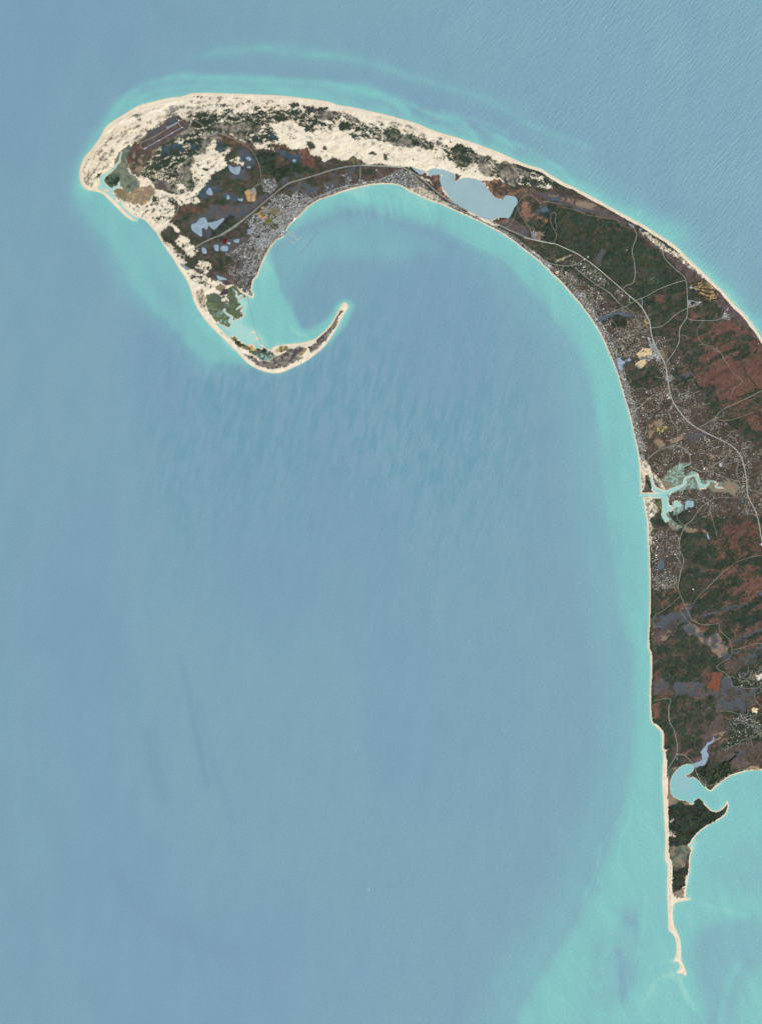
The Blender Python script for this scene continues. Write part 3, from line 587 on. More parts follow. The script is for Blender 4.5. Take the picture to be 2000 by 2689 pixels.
LOTS = [("A", "975 262 1010 262 1008 272 972 272"), ("A", "975 280 1008 280 1006 290 970 290"), ("D", "215 430 238 425 295 475 270 482"), ("F", "197 145 262 175 262 200 240 205 205 165"),
        ("F", "320 205 350 208 335 235 318 228"), ("L", "340 490 390 440 450 500 400 570 340 530"), ("F", "855 845 880 832 915 850 870 862"), ("G", "597 1476 622 1466 634 1495 610 1508"),
        ("G", "725 600 755 595 760 622 735 628"), ("B", "325 1330 355 1325 365 1380 330 1370"), ("A", "1330 510 1390 478 1400 488 1340 520"), ("H", "618 620 640 610 655 640 630 650"),
        ("I", "1180 0 1181 0 1180 1"), ("J", "585 650 600 650 607 690 592 688"), ("J", "585 612 630 612 600 632"), ("H", "1180 270 1215 265 1220 310 1190 315")]

# long narrow bars and sand streams under water: level, half width | line
BARS = """
.4 9|N 0 275 60 200 140 158 240 138 330 142 450 146 560 150 700 157 820 168
.22 7|N 60 235 160 190 280 172 400 176 520 182 640 190
.34 7|N 830 172 880 185 915 202 960 206 1010 228 1045 250 1062 275
.35 7|N 1075 245 1130 268 1200 285 1255 300 1290 340 1312 378
.35 6|N 1325 325 1375 352 1418 375 1445 400
.35 7|N 1450 380 1500 405 1550 436 1600 468 1660 520
.18 10|N 330 62 430 48 560 42 650 55 760 62 860 78 960 102 1050 132 1150 166 1250 192 1330 216 1400 250 1480 300 1600 352 1720 400
.12 16|N 380 40 520 25 700 45 900 80
.2 6|N 1180 262 1260 285 1330 305 1420 345
-.2 9|N 960 235 1010 262 1040 300
-.25 8|N 1150 300 1215 320 1250 355
-.22 8|N 1290 320 1330 350 1350 385
.25 4|M 832 0 836 90 775 240 760 400
.2 5|M 660 280 620 440 575 560 520 700
.22 4|M 925 600 930 740 900 880 868 1000
.28 5|M 480 980 560 1090 620 1170 650 1130
.25 5|M 400 1230 470 1290 540 1389
.2 5|M 1110 998 1040 1005 960 1040
.2 7|M 1090 1075 1040 1090 1000 1110 960 1180 930 1260
.2 6|M 720 880 690 940 650 1010 680 1130
.18 5|M 1000 130 900 60 840 -60
.18 5|M 1030 260 960 180 880 90
.3 8|M 1200 250 1260 270 1300 240
.25 10|M 1190 600 1280 650 1420 690 1560 720
.2 12|M 1190 250 1230 340 1200 480
.3 12|M 1500 1030 1430 1180 1400 1390
-.25 12|M 650 560 740 680 830 760
-.25 12|M 760 940 780 1100 800 1250
-.2 10|M 900 900 870 780 880 650
.22 3|P 1168 607 1253 646 1313 677 1359 710 1389 746 1420 790
.15 10|P 1640 1250 1600 1200 1585 1120 1570 1060
.12 9|P 1648 1700 1672 1800 1680 1950
.16 8|P 705 690 716 720 740 752 772 800
.14 8|P 600 700 560 720 520 700
"""
# wind slicks: darker, smoother lanes on the open bay
SLICKS = """
.022 9|P 476 1725 492 1800 506 1880 545 2060
.02 26|P 395 1930 410 2000 430 2090
.012 14|P 520 1850 560 2000 610 2150
.008 30|P 300 2300 420 2420 600 2500
"""
# ------------------------------------------------------------------ helpers
def lin(c):
    c = np.asarray(c, float) / 255.0
    return np.where(c <= 0.04045, c / 12.92, ((c + 0.055) / 1.055) ** 2.4)
def alb(c):                                   # real surface colour from how it looks under this light
    return np.clip(lin(c) / EF, 0.004, 0.8)
_T = rng.random((512, 512))
def vnoise(u, v):
    iu = np.floor(u).astype(np.int64); iv = np.floor(v).astype(np.int64)
    fu = u - iu; fv = v - iv
    fu = fu * fu * (3 - 2 * fu); fv = fv * fv * (3 - 2 * fv)
    a = _T[iu & 511, iv & 511]; b = _T[(iu + 1) & 511, iv & 511]
    c = _T[iu & 511, (iv + 1) & 511]; d = _T[(iu + 1) & 511, (iv + 1) & 511]
    return (a * (1 - fu) + b * fu) * (1 - fv) + (c * (1 - fu) + d * fu) * fv
def fbm(x, y, wl, oct=4, ang=0.0, asp=1.0, seed=0.0, gain=0.5):
    ca, sa = math.cos(math.radians(ang)), math.sin(math.radians(ang))
    u = (x * ca + y * sa) / asp; v = -x * sa + y * ca
    t = 0; amp = 1; tot = 0
    for k in range(oct):
        s = 2.0 ** k / wl
        t = t + amp * vnoise(u * s + 37.7 * k + seed, v * s + 11.3 * k + seed * 1.7)
        tot += amp; amp *= gain
    return t / tot
def inside(px, py, poly):
    P = np.asarray(poly); m = np.zeros(px.shape, bool)
    for (x1, y1), (x2, y2) in zip(P, np.roll(P, -1, 0)):
        if y1 == y2: continue
        m ^= ((y1 > py) != (y2 > py)) & (px < (x2 - x1) * (py - y1) / (y2 - y1) + x1)
    return m
def smooth(poly, n=3, closed=True):
    P = np.asarray(poly, float); out = []
    N = len(P)
    for i in range(N if closed else N - 1):
        p0 = P[(i - 1) % N] if closed or i > 0 else P[i]
        p1, p2 = P[i], P[(i + 1) % N]
        p3 = P[(i + 2) % N] if closed or i + 2 < N else p2
        for k in range(n):
            t = k / n
            out.append(0.5 * (2 * p1 + (p2 - p0) * t + (2 * p0 - 5 * p1 + 4 * p2 - p3) * t * t + (3 * p1 - p0 - 3 * p2 + p3) * t ** 3))
    if not closed: out.append(P[-1])
    return np.array(out)
def seg_dist(X, Y, gx0, gy0, step, segs, R, D):
    """lower D with the distance to each segment, within R"""
    H, W = D.shape
    for x1, y1, x2, y2 in segs:
        i0 = max(0, int((min(x1, x2) - R - gx0) / step)); i1 = min(W, int((max(x1, x2) + R - gx0) / step) + 2)
        j0 = max(0, int((min(y1, y2) - R - gy0) / step)); j1 = min(H, int((max(y1, y2) + R - gy0) / step) + 2)
        if i0 >= i1 or j0 >= j1: continue
        x = X[j0:j1, i0:i1]; y = Y[j0:j1, i0:i1]
        dx, dy = x2 - x1, y2 - y1; L = dx * dx + dy * dy + 1e-9
        t = np.clip(((x - x1) * dx + (y - y1) * dy) / L, 0, 1)
        d = np.hypot(x - x1 - t * dx, y - y1 - t * dy)
        np.minimum(D[j0:j1, i0:i1], d, out=D[j0:j1, i0:i1])
def segs_of(P, closed=True):
    P = np.asarray(P); Q = np.roll(P, -1, 0)
    if not closed: P, Q = P[:-1], Q[:-1]
    return np.hstack([P, Q])
def boxblur(A, r):
    r = int(max(1, round(r)))
    for ax in (0, 1):
        for _ in range(2):
            pad = [(0, 0), (0, 0)]; pad[ax] = (r + 1, r)
            c = np.cumsum(np.pad(A, pad, mode='edge'), axis=ax)
            n = A.shape[ax]
            hi = np.take(c, range(2 * r + 1, 2 * r + 1 + n), axis=ax); lo = np.take(c, range(0, n), axis=ax)
            A = (hi - lo) / (2 * r + 1)
    return A
def WX(px): return (np.asarray(px) - CX) * M
def WY(py): return (CY - np.asarray(py)) * M

# ------------------------------------------------------------------ materials
def mat(name, color, rough=0.8, spec=0.3, var=0.12, scale=0.05, attr=None, bump=0.0, bscale=0.1, metal=0.0):
    m = bpy.data.materials.new(name); m.use_nodes = True
    n, l = m.node_tree.nodes, m.node_tree.links
    b = n['Principled BSDF']; b.inputs['Roughness'].default_value = rough
    b.inputs['Specular IOR Level'].default_value = spec; b.inputs['Metallic'].default_value = metal
    tc = n.new('ShaderNodeTexCoord')
    nz = n.new('ShaderNodeTexNoise'); nz.inputs['Scale'].default_value = scale; nz.inputs['Detail'].default_value = 4
    l.new(tc.outputs['Object'], nz.inputs['Vector'])
    mr = n.new('ShaderNodeMapRange'); mr.inputs[1].default_value = 0.25; mr.inputs[2].default_value = 0.75
    mr.inputs[3].default_value = 1 - var; mr.inputs[4].default_value = 1 + var
    l.new(nz.outputs[0], mr.inputs[0])
    mx = n.new('ShaderNodeMix'); mx.data_type = 'RGBA'; mx.blend_type = 'MULTIPLY'; mx.inputs[0].default_value = 1
    if attr:
        a = n.new('ShaderNodeAttribute'); a.attribute_name = attr; l.new(a.outputs['Color'], mx.inputs[6])
    else:
        mx.inputs[6].default_value = (*color, 1)
    l.new(mr.outputs[0], mx.inputs[7]); l.new(mx.outputs[2], b.inputs['Base Color'])
    if bump:
        nb = n.new('ShaderNodeTexNoise'); nb.inputs['Scale'].default_value = bscale; nb.inputs['Detail'].default_value = 3
        l.new(tc.outputs['Object'], nb.inputs['Vector'])
        bp = n.new('ShaderNodeBump'); bp.inputs['Strength'].default_value = 1; bp.inputs['Distance'].default_value = bump
        l.new(nb.outputs[0], bp.inputs['Height']); l.new(bp.outputs[0], b.inputs['Normal'])
    return m

def mesh_obj(name, V, F, m, parent=None, kind=None, label=None, cat=None, group=None, color=None, attr=None, smooth_=False, mi=None):
    """V (n,3); F (k,3 or 4) int array, or list of arrays of tris and quads"""
    me = bpy.data.meshes.new(name)
    V = np.ascontiguousarray(V, np.float32)
    Fs = F if isinstance(F, list) else [F]
    loops = np.concatenate([np.asarray(f, np.int32).ravel() for f in Fs])
    tot = np.concatenate([np.full(len(f), np.asarray(f).shape[1], np.int32) for f in Fs])
    start = np.concatenate([[0], np.cumsum(tot)[:-1]]).astype(np.int32)
    me.vertices.add(len(V)); me.vertices.foreach_set('co', V.ravel())
    me.loops.add(len(loops)); me.loops.foreach_set('vertex_index', loops)
    me.polygons.add(len(tot)); me.polygons.foreach_set('loop_start', start)
    try: me.polygons.foreach_set('loop_total', tot)
    except Exception: pass
    me.polygons.foreach_set('use_smooth', np.full(len(tot), smooth_, bool))
    for q in (m if isinstance(m, (list, tuple)) else [m]): me.materials.append(q)
    if mi is not None: me.polygons.foreach_set('material_index', np.asarray(mi, np.int32))
    me.update(calc_edges=True)
    if color is not None:
        a = me.color_attributes.new(attr, 'FLOAT_COLOR', 'POINT')
        c = np.ones((len(V), 4), np.float32); c[:, :3] = color
        a.data.foreach_set('color', c.ravel())
    o = bpy.data.objects.new(name, me); COL.objects.link(o)
    if parent: o.parent = parent
    tag(o, label, cat, group, kind)
    return o
def tag(o, label=None, cat=None, group=None, kind=None):
    if label: o['label'] = label
    if cat: o['category'] = cat
    if group: o['group'] = group
    if kind: o['kind'] = kind
    return o
def empty(name, loc, label, cat, group=None, rz=0.0):
    o = bpy.data.objects.new(name, None); COL.objects.link(o); o.location = loc; o.rotation_euler = (0, 0, rz)
    o.empty_display_size = 5
    return tag(o, label, cat, group)

# ------------------------------------------------------------------ land cover palette (how each looks in daylight)
PAL = {
 'PLT': [(86, 86, 76), (64, 68, 58)], 'SAND': [(244, 236, 213), (235, 225, 200)], 'SANDT': [(212, 196, 170), (190, 178, 158)], 'FOR': [(53, 71, 61), (70, 76, 60)], 'FORD': [(46, 60, 50), (58, 64, 48)],  # second SAND tone paints tan dune shadow into the colour
 'BRN': [(92, 83, 73), (74, 72, 63)], 'RUST': [(116, 86, 75), (102, 80, 70)], 'RUSTS': [(132, 84, 64), (120, 80, 66)], 'PUR': [(92, 84, 84), (102, 88, 82)],
 'SLATE': [(82, 92, 99), (88, 90, 92)], 'BLUE': [(60, 78, 88), (72, 92, 104)], 'GGR': [(154, 150, 134), (118, 116, 104)], 'MARSH': [(114, 124, 106), (128, 136, 118)],
 'MARSD': [(98, 116, 104), (84, 100, 84)], 'MARSO': [(104, 118, 84), (92, 104, 78)], 'TANM': [(150, 130, 110), (138, 126, 106)], 'TANR': [(152, 116, 92), (134, 104, 88)],
 'URB': [(140, 150, 154), (98, 107, 112)], 'GRY': [(150, 156, 156), (132, 140, 144)], 'TAN': [(196, 166, 116), (182, 152, 106)], 'OLV': [(126, 122, 88), (112, 112, 78)],
 'OLG': [(112, 112, 58), (96, 104, 58)], 'SPIT': [(228, 208, 156), (206, 186, 140)], 'YEL': [(206, 186, 132), (186, 164, 112)], 'DKP': [(72, 68, 76), (84, 76, 80)],
 'GGF': [(96, 108, 94), (78, 92, 78)], 'CREEK': [(140, 182, 172), (150, 190, 180)], 'MAR': [(98, 30, 36), (90, 34, 40)], 'GOLF': [(128, 114, 88), (106, 94, 72)],
}
KEYS = list(PAL); KI = {k: i for i, k in enumerate(KEYS)}
PA = np.array([alb(PAL[k][0]) for k in KEYS]); PB = np.array([alb(PAL[k][1]) for k in KEYS])

# ------------------------------------------------------------------ survey grid
ST = 1.3
gx0, gy0 = 170.0, 215.0
NX, NY = int((2160 - gx0) / ST) + 1, int((2590 - gy0) / ST) + 1
GX, GY = np.meshgrid(gx0 + ST * np.arange(NX), gy0 + ST * np.arange(NY))

coast = smooth(COAST, 4)
jit = (fbm(coast[:, 0], coast[:, 1], 9, 3, seed=5) - .5) * 1.6
coast = coast + np.stack([jit, jit[::-1]], 1) * .6
inlets = [smooth(pts(s, k), 3) for k, s in INLETS]
islets = [smooth(pts(s, k), 3) for k, s in ISLETS]
def land_mask(px, py):
    m = inside(px, py, coast)
    for P in inlets:
        lo, hi = P.min(0), P.max(0)
        q = (px > lo[0]) & (px < hi[0]) & (py > lo[1]) & (py < hi[1])
        if q.any(): m[q] &= ~inside(px[q], py[q], P)
    for P in islets:
        lo, hi = P.min(0), P.max(0)
        q = (px > lo[0]) & (px < hi[0]) & (py > lo[1]) & (py < hi[1])
        if q.any(): m[q] |= inside(px[q], py[q], P)
    return m
LAND = land_mask(GX, GY)
allsegs = np.vstack([segs_of(P) for P in [coast] + inlets + islets])
mid = (allsegs[:, :2] + allsegs[:, 2:]) / 2; dv = allsegs[:, 2:] - allsegs[:, :2]
nv = np.stack([-dv[:, 1], dv[:, 0]], 1) / (np.hypot(dv[:, 0], dv[:, 1])[:, None] + 1e-9)
sa = land_mask(mid[:, 0] + nv[:, 0], mid[:, 1] + nv[:, 1]); sb = land_mask(mid[:, 0] - nv[:, 0], mid[:, 1] - nv[:, 1])
shore = allsegs[sa != sb]
CD = np.full(GX.shape, 26.0); seg_dist(GX, GY, gx0, gy0, ST, shore, 26, CD)
SD = np.where(LAND, CD, -CD)                   # signed distance to the shoreline, plan units
print('coast', round(time.time() - T0, 1))

# ------------------------------------------------------------------ land cover
COVERI = np.full(GX.shape, KI['SAND'], np.int16)
wx = fbm(GX, GY, 22, 4, seed=3) - .5; wy = fbm(GX, GY, 22, 4, seed=9) - .5
_f = np.interp(GX, [200, 260, 330, 450, 600, 750, 900, 1050, 1200, 1350, 1500], [480, 380, 310, 262, 245, 252, 277, 311, 358, 419, 489]); AV = GY - _f
FINE = rng.random(GX.shape)
NOI = {'m': fbm(GX, GY, 13, 4, seed=21, gain=.62), 'f': fbm(GX, GY, 4.5, 3, seed=31, gain=.7),
       's': 0,
       't': .6 * fbm(GX, GY, 14, 4, ang=-28, asp=3.5, seed=51, gain=.6) + .4 * fbm(GX, GY, 4, 3, seed=54, gain=.7),
       'v': fbm(GX, GY, 6, 3, ang=72, asp=4, seed=61, gain=.6)}
NOI['s'] = .62 * fbm(GX + wx * 14, AV + wy * 14, 6, 3, asp=3.2, seed=41, gain=.65) + .38 * fbm(GX, GY, 3, 2, seed=44, gain=.7)
NOI['r'] = 1 - np.abs(fbm(GX + wx * 20, AV + wy * 20, 11, 3, asp=3.4, seed=46, gain=.6) - .5) * 2 + .12 * FINE
r1 = fbm(GX, GY, 11, 3, seed=71, gain=.6); NOI['w'] = 1 - np.abs(r1 - .5) * 2
NOI['h'] = FINE + .9 * (fbm(GX, GY, 16, 3, seed=64, gain=.6) - .5) + .25 * (fbm(GX, GY, 3.2, 1, seed=66) - .5)
for line in COVER.strip().split('\n'):
    h, s = line.split('|')
    sh, a, b, mix, nzk, warp = h.split()
    P = np.array(pts(s, sh)); warp = float(warp) * 1.7 / 1.0; mix = float(mix)
    lo, hi = P.min(0) - 8, P.max(0) + 8
    i0, i1 = max(0, int((lo[0] - gx0) / ST)), min(NX, int((hi[0] - gx0) / ST) + 1)
    j0, j1 = max(0, int((lo[1] - gy0) / ST)), min(NY, int((hi[1] - gy0) / ST) + 1)
    if i0 >= i1 or j0 >= j1: continue
    sl_ = (slice(j0, j1), slice(i0, i1))
    m = inside(GX[sl_] + wx[sl_] * warp * 2, GY[sl_] + wy[sl_] * warp * 2, P) & LAND[sl_]
    if not m.any(): continue
    q = NOI[nzk][sl_] + (FINE[sl_] - .5) * .06
    th = np.quantile(q[m], 1 - mix) if mix > 0 else 9
    sub = COVERI[sl_]; sub[m] = np.where(q[m] > th, KI[b], KI[a])
jx = ((fbm(GX, GY, 4, 2, seed=201, gain=.8) - .5) * 6).round().astype(int); jy = ((fbm(GX, GY, 4, 2, seed=207, gain=.8) - .5) * 6).round().astype(int)
JJ, II = np.indices(GX.shape); sw_ = COVERI[np.clip(JJ + jy, 0, NY - 1), np.clip(II + jx, 0, NX - 1)]
soft = [KI[k] for k in ('FOR', 'FORD', 'BRN', 'RUST', 'PUR', 'SLATE', 'BLUE', 'GGR', 'DKP', 'SAND', 'MARSH', 'MARSD', 'MARSO', 'TANM', 'TANR', 'OLV', 'YEL')]
okj = np.isin(COVERI, soft) & np.isin(sw_, soft) & LAND & LAND[np.clip(JJ + jy, 0, NY - 1), np.clip(II + jx, 0, NX - 1)]
COVERI = np.where(okj, sw_, COVERI).astype(np.int16)
def paint_line(P, hw, key):
    D = np.full(GX.shape, 99.0); seg_dist(GX, GY, gx0, gy0, ST, segs_of(P, False), hw + 2, D)
    COVERI[(D < hw) & LAND] = KI[key]
for line in STRIPS.strip().split('\n'):
    h, s = line.split('|'); sh, key, hw = h.split()
    paint_line(smooth(pts(s, sh), 3, False), float(hw), key)
# the beach: bare sand rim, broad on the outer shore, narrow in the bay
outer = (GY < 300 + .38 * np.maximum(0, GX - 900)) | (GX < 420)
bw = np.where((GX > 1400) & (GX > 1500) & (GY < .95 * (GX - 1400) + 480), 8.5, np.where(outer & (GY < 900), 9.0, 3.2))
bw = np.where((GX < 1720) & (GY > 1680), 4.6, bw); bw = np.where((GX >= 1715) & (GX < 1775) & (GY > 1900), 6.5, bw); bw = np.where((GX < 1772) & (GY > 1995), 11, bw); bw = np.where((GX < 1770) & (GY > 2240), 13, bw)
bw = np.where((GX > 1753) & (GX < 1850) & (GY > 1990) & (GY < 2108), .9, bw)
bw = np.where((GX < 560) & (GY > 560) & (GY < 900), 3.6, bw)
marshy = np.isin(COVERI, [KI[k] for k in ('MARSH', 'MARSD', 'MARSO', 'CREEK', 'TANM', 'OLV', 'FORD')])
bw = np.where(marshy & ~((GX < 1765) & (GY > 2240)) & ~((GX < 1754) & (GY > 1980)), .9, bw); bw = np.where((GX > 500) & (GX < 760) & (GY < 640) & (GY > 470), 2.4, bw)
bw = np.where((GX < 480) & (GX > 230) & (GY < 440) & ~marshy, 9 + 8 * np.clip((440 - GY) / 50, 0, 1), bw)
bw = bw * (.75 + .5 * fbm(GX, GY, 30, 3, seed=81))
BEACH = LAND & (CD < bw)
COVERI[BEACH] = KI['SAND']
print('cover', round(time.time() - T0, 1))

# roads on the plan
roads = []
for line in ROADS.strip().split('\n'):
    h, s = line.split('|'); P = smooth(pts(s[2:], s[0]), 6, False); roads.append((float(h), P))
sp = smooth(pts('684 694 694 670 705 650 720 633 742 614 762 587 790 557 812 534 842 518 872 508 905 497'), 8, False)
acc = np.concatenate([[0], np.cumsum(np.hypot(*np.diff(sp, axis=0).T))]); rs = np.random.default_rng(31)
for t in np.arange(6, acc[-1], 9.5):
    x = np.interp(t, acc, sp[:, 0]); y = np.interp(t, acc, sp[:, 1]); x2 = np.interp(t + 4, acc, sp[:, 0]); y2 = np.interp(t + 4, acc, sp[:, 1])
    dx, dy = x2 - x, y2 - y; L = math.hypot(dx, dy) + 1e-6; nx_, ny_ = dy / L, -dx / L
    ln = rs.uniform(22, 48) if t < 190 else rs.uniform(10, 22); roads.append((.6, smooth([(x, y), (x + nx_ * ln * .5 + rs.normal(0, 1), y + ny_ * ln * .5 + rs.normal(0, 1)), (x + nx_ * ln, y + ny_ * ln)], 6, False) * 1.0))
    roads[-1] = (.6, np.stack([roads[-1][1][:, 0] - 0, roads[-1][1][:, 1] - 0], 1))
RD = np.full(GX.shape, 9.0)
for wd, P in roads: seg_dist(GX, GY, gx0, gy0, ST, segs_of(P, False), 5, RD)

# ------------------------------------------------------------------ relief
hook = np.clip((1480 - GX) / 160, 0, 1) * np.clip((1000 - GY) / 60, 0, 1)
dunes = 1 - np.abs(fbm(GX, GY, 26, 4, ang=-20, asp=2.0, seed=91) - .5) * 2
dunes = np.clip(dunes - .5, 0, 1) * 32 + (fbm(GX, GY, 8, 3, seed=95) - .5) * 3.5
up = fbm(GX, GY, 60, 5, ang=-28, asp=2.2, seed=101)
up = np.clip(up - .3, 0, 1) * 95 + (fbm(GX, GY, 12, 3, seed=105) - .5) * 8
inland = np.clip((CD - 2.5) / 12, 0, 1); inland = inland * inland * (3 - 2 * inland)
low = np.isin(COVERI, [KI[k] for k in ('MARSH', 'MARSD', 'MARSO', 'CREEK', 'TANM', 'SLATE', 'BLUE', 'URB', 'GRY')]).astype(float)
low = boxblur(low, 3)
HT = 1.6 + inland * (1 - .88 * low) * (hook * np.maximum(dunes, 0.3) + (1 - hook) * np.maximum(up, 1.5))
HT = np.minimum(HT, np.clip(CD, 0, 30) * (.55 + .5 * np.clip(CD / 8, 0, 1)) + .05)
spit = np.exp(-((GX - 1755) / 60) ** 2) * (GY > 1980)
HT = np.where(spit > .3, np.minimum(HT, 4 + (fbm(GX, GY, 9, 3, seed=98)) * 6), HT)
HT = np.where(LAND, HT, -np.minimum(CD * .5, 4.0))
HT = np.where(marshy & LAND, np.minimum(HT, .35 + .5 * fbm(GX, GY, 6, 2, seed=7)), HT)

pond_objs = []
for lab, key, sh, s in PONDS:
    P = smooth(pts(s, sh), 5); ext = min(1.0, np.ptp(P[:, 0]) / 40); rg = ext * 2.6
    P = P + (np.stack([fbm(P[:, 0], P[:, 1], 6, 3, seed=5, gain=.7), fbm(P[:, 0], P[:, 1], 6, 3, seed=15, gain=.7)], 1) - .5) * rg
    lo, hi = P.min(0) - 6, P.max(0) + 6
    i0, i1 = max(0, int((lo[0] - gx0) / ST)), min(NX, int((hi[0] - gx0) / ST) + 1)
    j0, j1 = max(0, int((lo[1] - gy0) / ST)), min(NY, int((hi[1] - gy0) / ST) + 1)
    if i0 >= i1 or j0 >= j1: continue
    sl_ = (slice(j0, j1), slice(i0, i1)); X, Y = GX[sl_], GY[sl_]
    D = np.full(X.shape, 6.0); seg_dist(X, Y, X[0, 0], Y[0, 0], ST, segs_of(P), 6, D)
    ins = inside(X, Y, P); s_ = np.where(ins, -D, D)
    lv = 1.2
    HT[sl_] = np.where(s_ < 6, np.where(s_ < 0, lv + np.maximum(s_ * .6, -2), np.minimum(HT[sl_], lv + .05 + s_ * 1.2 + np.clip(s_ - 3, 0, 9) * 3)), HT[sl_])
    sub = COVERI[sl_]; sub[ins & (D > .8)] = KI['SLATE']
    rim = ~ins & (D < 1.0 + 2.6 * fbm(X, Y, 5, 2, seed=77)) & np.isin(sub, [KI[k] for k in ('BRN', 'FOR', 'RUST', 'SLATE', 'PUR', 'PLT')]) & (key != 'lake'); sub[rim] = KI['BLUE']
    pond_objs.append((lab, key, P, lv))
def zat(px, py):
    px = np.asarray(px, float); py = np.asarray(py, float)
    u = np.clip((px - gx0) / ST, 0, NX - 1.001); v = np.clip((py - gy0) / ST, 0, NY - 1.001)
    i = u.astype(int); j = v.astype(int); fu = u - i; fv = v - j
    return (HT[j, i] * (1 - fu) + HT[j, i + 1] * fu) * (1 - fv) + (HT[j + 1, i] * (1 - fu) + HT[j + 1, i + 1] * fu) * fv

# ------------------------------------------------------------------ colour of every patch of ground
tt = np.clip((fbm(GX, GY, 9, 4, seed=111, gain=.7) - .3) * 3.0 - .1, -.25, 1.25)
COVC = PA[COVERI] * (1 - tt[..., None]) + PB[COVERI] * tt[..., None]
isS = COVERI == KI['SAND']
isU = np.isin(COVERI, [KI['URB'], KI['GRY']])
g1 = rng.random(GX.shape)
woods = np.isin(COVERI, [KI[k] for k in ('FOR', 'FORD', 'BRN', 'RUST', 'PUR', 'DKP', 'GGR', 'MARSD', 'MARSO', 'GOLF')])
mult = np.where(isS, 1 + (g1 - .5) * .07, np.where(woods, .72 + g1 * .56, .88 + g1 * .24))
mult = np.where(COVERI == KI['URB'], .5 + g1 * g1 * 1.6, mult)
COVC = COVC * mult[..., None]
COVC = COVC * (1 + woods[..., None] * ((NOI['t'] - .5) * .9 + (fbm(GX, GY, 5, 2, seed=123) - .5) * .5)[..., None] * np.array([1, .95, .9]))
reg = fbm(GX, GY, 130, 3, seed=121)[..., None]
COVC = COVC * (1 + (reg - .5) * np.array([.06, .06, -.02]) * woods[..., None])
# wind tracks and grass flecks on the open sand
fl = (NOI['s'] > np.quantile(NOI['s'], .95)) & isS & ~BEACH & (FINE > .35)
COVC[fl] = COVC[fl] * .7 + PA[KI['GGR']] * .3
fl2 = isS & ~BEACH & (g1 > .993); COVC[fl2] = PB[KI['GGR']]
vegm = np.isin(COVERI, [KI[k] for k in ('FOR', 'FORD', 'DKP', 'BRN', 'GGR', 'BLUE')]).astype(float)
vb = boxblur(vegm, 2) ; frin = np.clip(vb * 1.0 * (.35 + .9 * fbm(GX, GY, 5, 2, seed=141)), 0, .8) * (isS & ~BEACH)
COVC = COVC * (1 - frin[..., None]) + alb((168, 162, 142)) * frin[..., None]
nat = np.isin(COVERI, [KI[k] for k in ('FOR', 'FORD', 'BRN', 'RUST', 'PUR', 'SLATE', 'BLUE', 'DKP', 'GGR', 'TANM', 'TANR', 'MARSD', 'OLV', 'YEL', 'MARSH', 'MARSO')])
for ch in range(3):
    wgt = boxblur(nat.astype(float), 1); bl = boxblur(np.where(nat, COVC[..., ch], 0), 1) / np.maximum(wgt, 1e-3)
    COVC[..., ch] = np.where(nat, COVC[..., ch] * .5 + bl * .5, COVC[..., ch])
slip_shade = np.clip((fbm(GX, GY, 16, 3, ang=-30, asp=2.2, seed=143) - .52) * 5, 0, 1) * (isS & ~BEACH)  # shade of dune slip faces, put into the sand colour
COVC = COVC * (1 - .05 * slip_shade[..., None] * np.array([.8, 1, 1.4]))
wet = alb((232, 212, 176)); dry = alb((240, 229, 206))
k1 = np.clip(1 - CD / 4.0, 0, 1)[..., None] * (isS & BEACH)[..., None]
COVC = COVC * (1 - k1) + wet * k1
tide = (np.abs(CD - bw * .55) < .55) & BEACH & (bw > 4)
COVC[tide] = COVC[tide] * .72 + alb((170, 155, 130)) * .28
flat = (np.abs(GX - 290) < 130) & (GY > 330) & (GY < 500) & isS
COVC[flat] *= np.array([.98, .965, .93])
COVC[~LAND] = alb((205, 200, 170))
# bare verge along the roads
vg = (RD < .8) & LAND & ~isS
COVC[vg] = COVC[vg] * .7 + alb((160, 156, 136)) * .3
dirt = (np.isin(COVERI, [KI['URB']]) & (g1 > .8)) | (np.isin(COVERI, [KI['PLT']]) & (g1 > .72))
COVC[dirt] = alb((196, 192, 174))
print('colour', round(time.time() - T0, 1))

# ------------------------------------------------------------------ the ground: one sheet, real relief
keep = (SD > -9)
cell = keep[:-1, :-1] & keep[1:, :-1] & keep[:-1, 1:] & keep[1:, 1:]
jj, ii = np.nonzero(cell)
idx = jj * NX + ii
Q = np.stack([idx + NX, idx + NX + 1, idx + 1, idx], 1)
used, inv = np.unique(Q, return_inverse=True); Q = inv.reshape(-1, 4)
V = np.stack([WX(GX.ravel()[used]), WY(GY.ravel()[used]), HT.ravel()[used]], 1)
m_ground = mat('ground_cover', None, .95, .1, .10, .02, attr='cover', bump=1.2, bscale=.03)
mesh_obj('ground', V, Q, m_ground, kind='structure', color=COVC.reshape(-1, 3)[used], attr='cover', smooth_=True)
# the land goes on to the east, outside the survey
ex = np.linspace(2150, 3600, 60); ey = np.linspace(1150, 2035, 60)
EX, EY = np.meshgrid(ex, ey)
EX = EX
eh = np.where((EX - 2150) < 2, 2, 3) + fbm(EX, EY, 90, 3, seed=3) * 20
shore_e = 1175 + (EX - 2160) * 1.5
edge = np.clip(np.minimum((EY - shore_e) / 25, (2045 - EY) / 25 + .3), -.1, 1)
eh = eh * np.clip(edge, 0, 1) - 3 * (edge < 0)
k = np.arange(59 * 59); a0 = (k // 59) * 60 + k % 59
mesh_obj('terrain', np.stack([WX(EX.ravel()), WY(EY.ravel()), eh.ravel() - 1], 1), np.stack([a0 + 60, a0 + 61, a0 + 1, a0], 1),
         mat('far_woodland', tuple(alb((76, 74, 64))), .95, .1, .3, .004), kind='structure', smooth_=True)

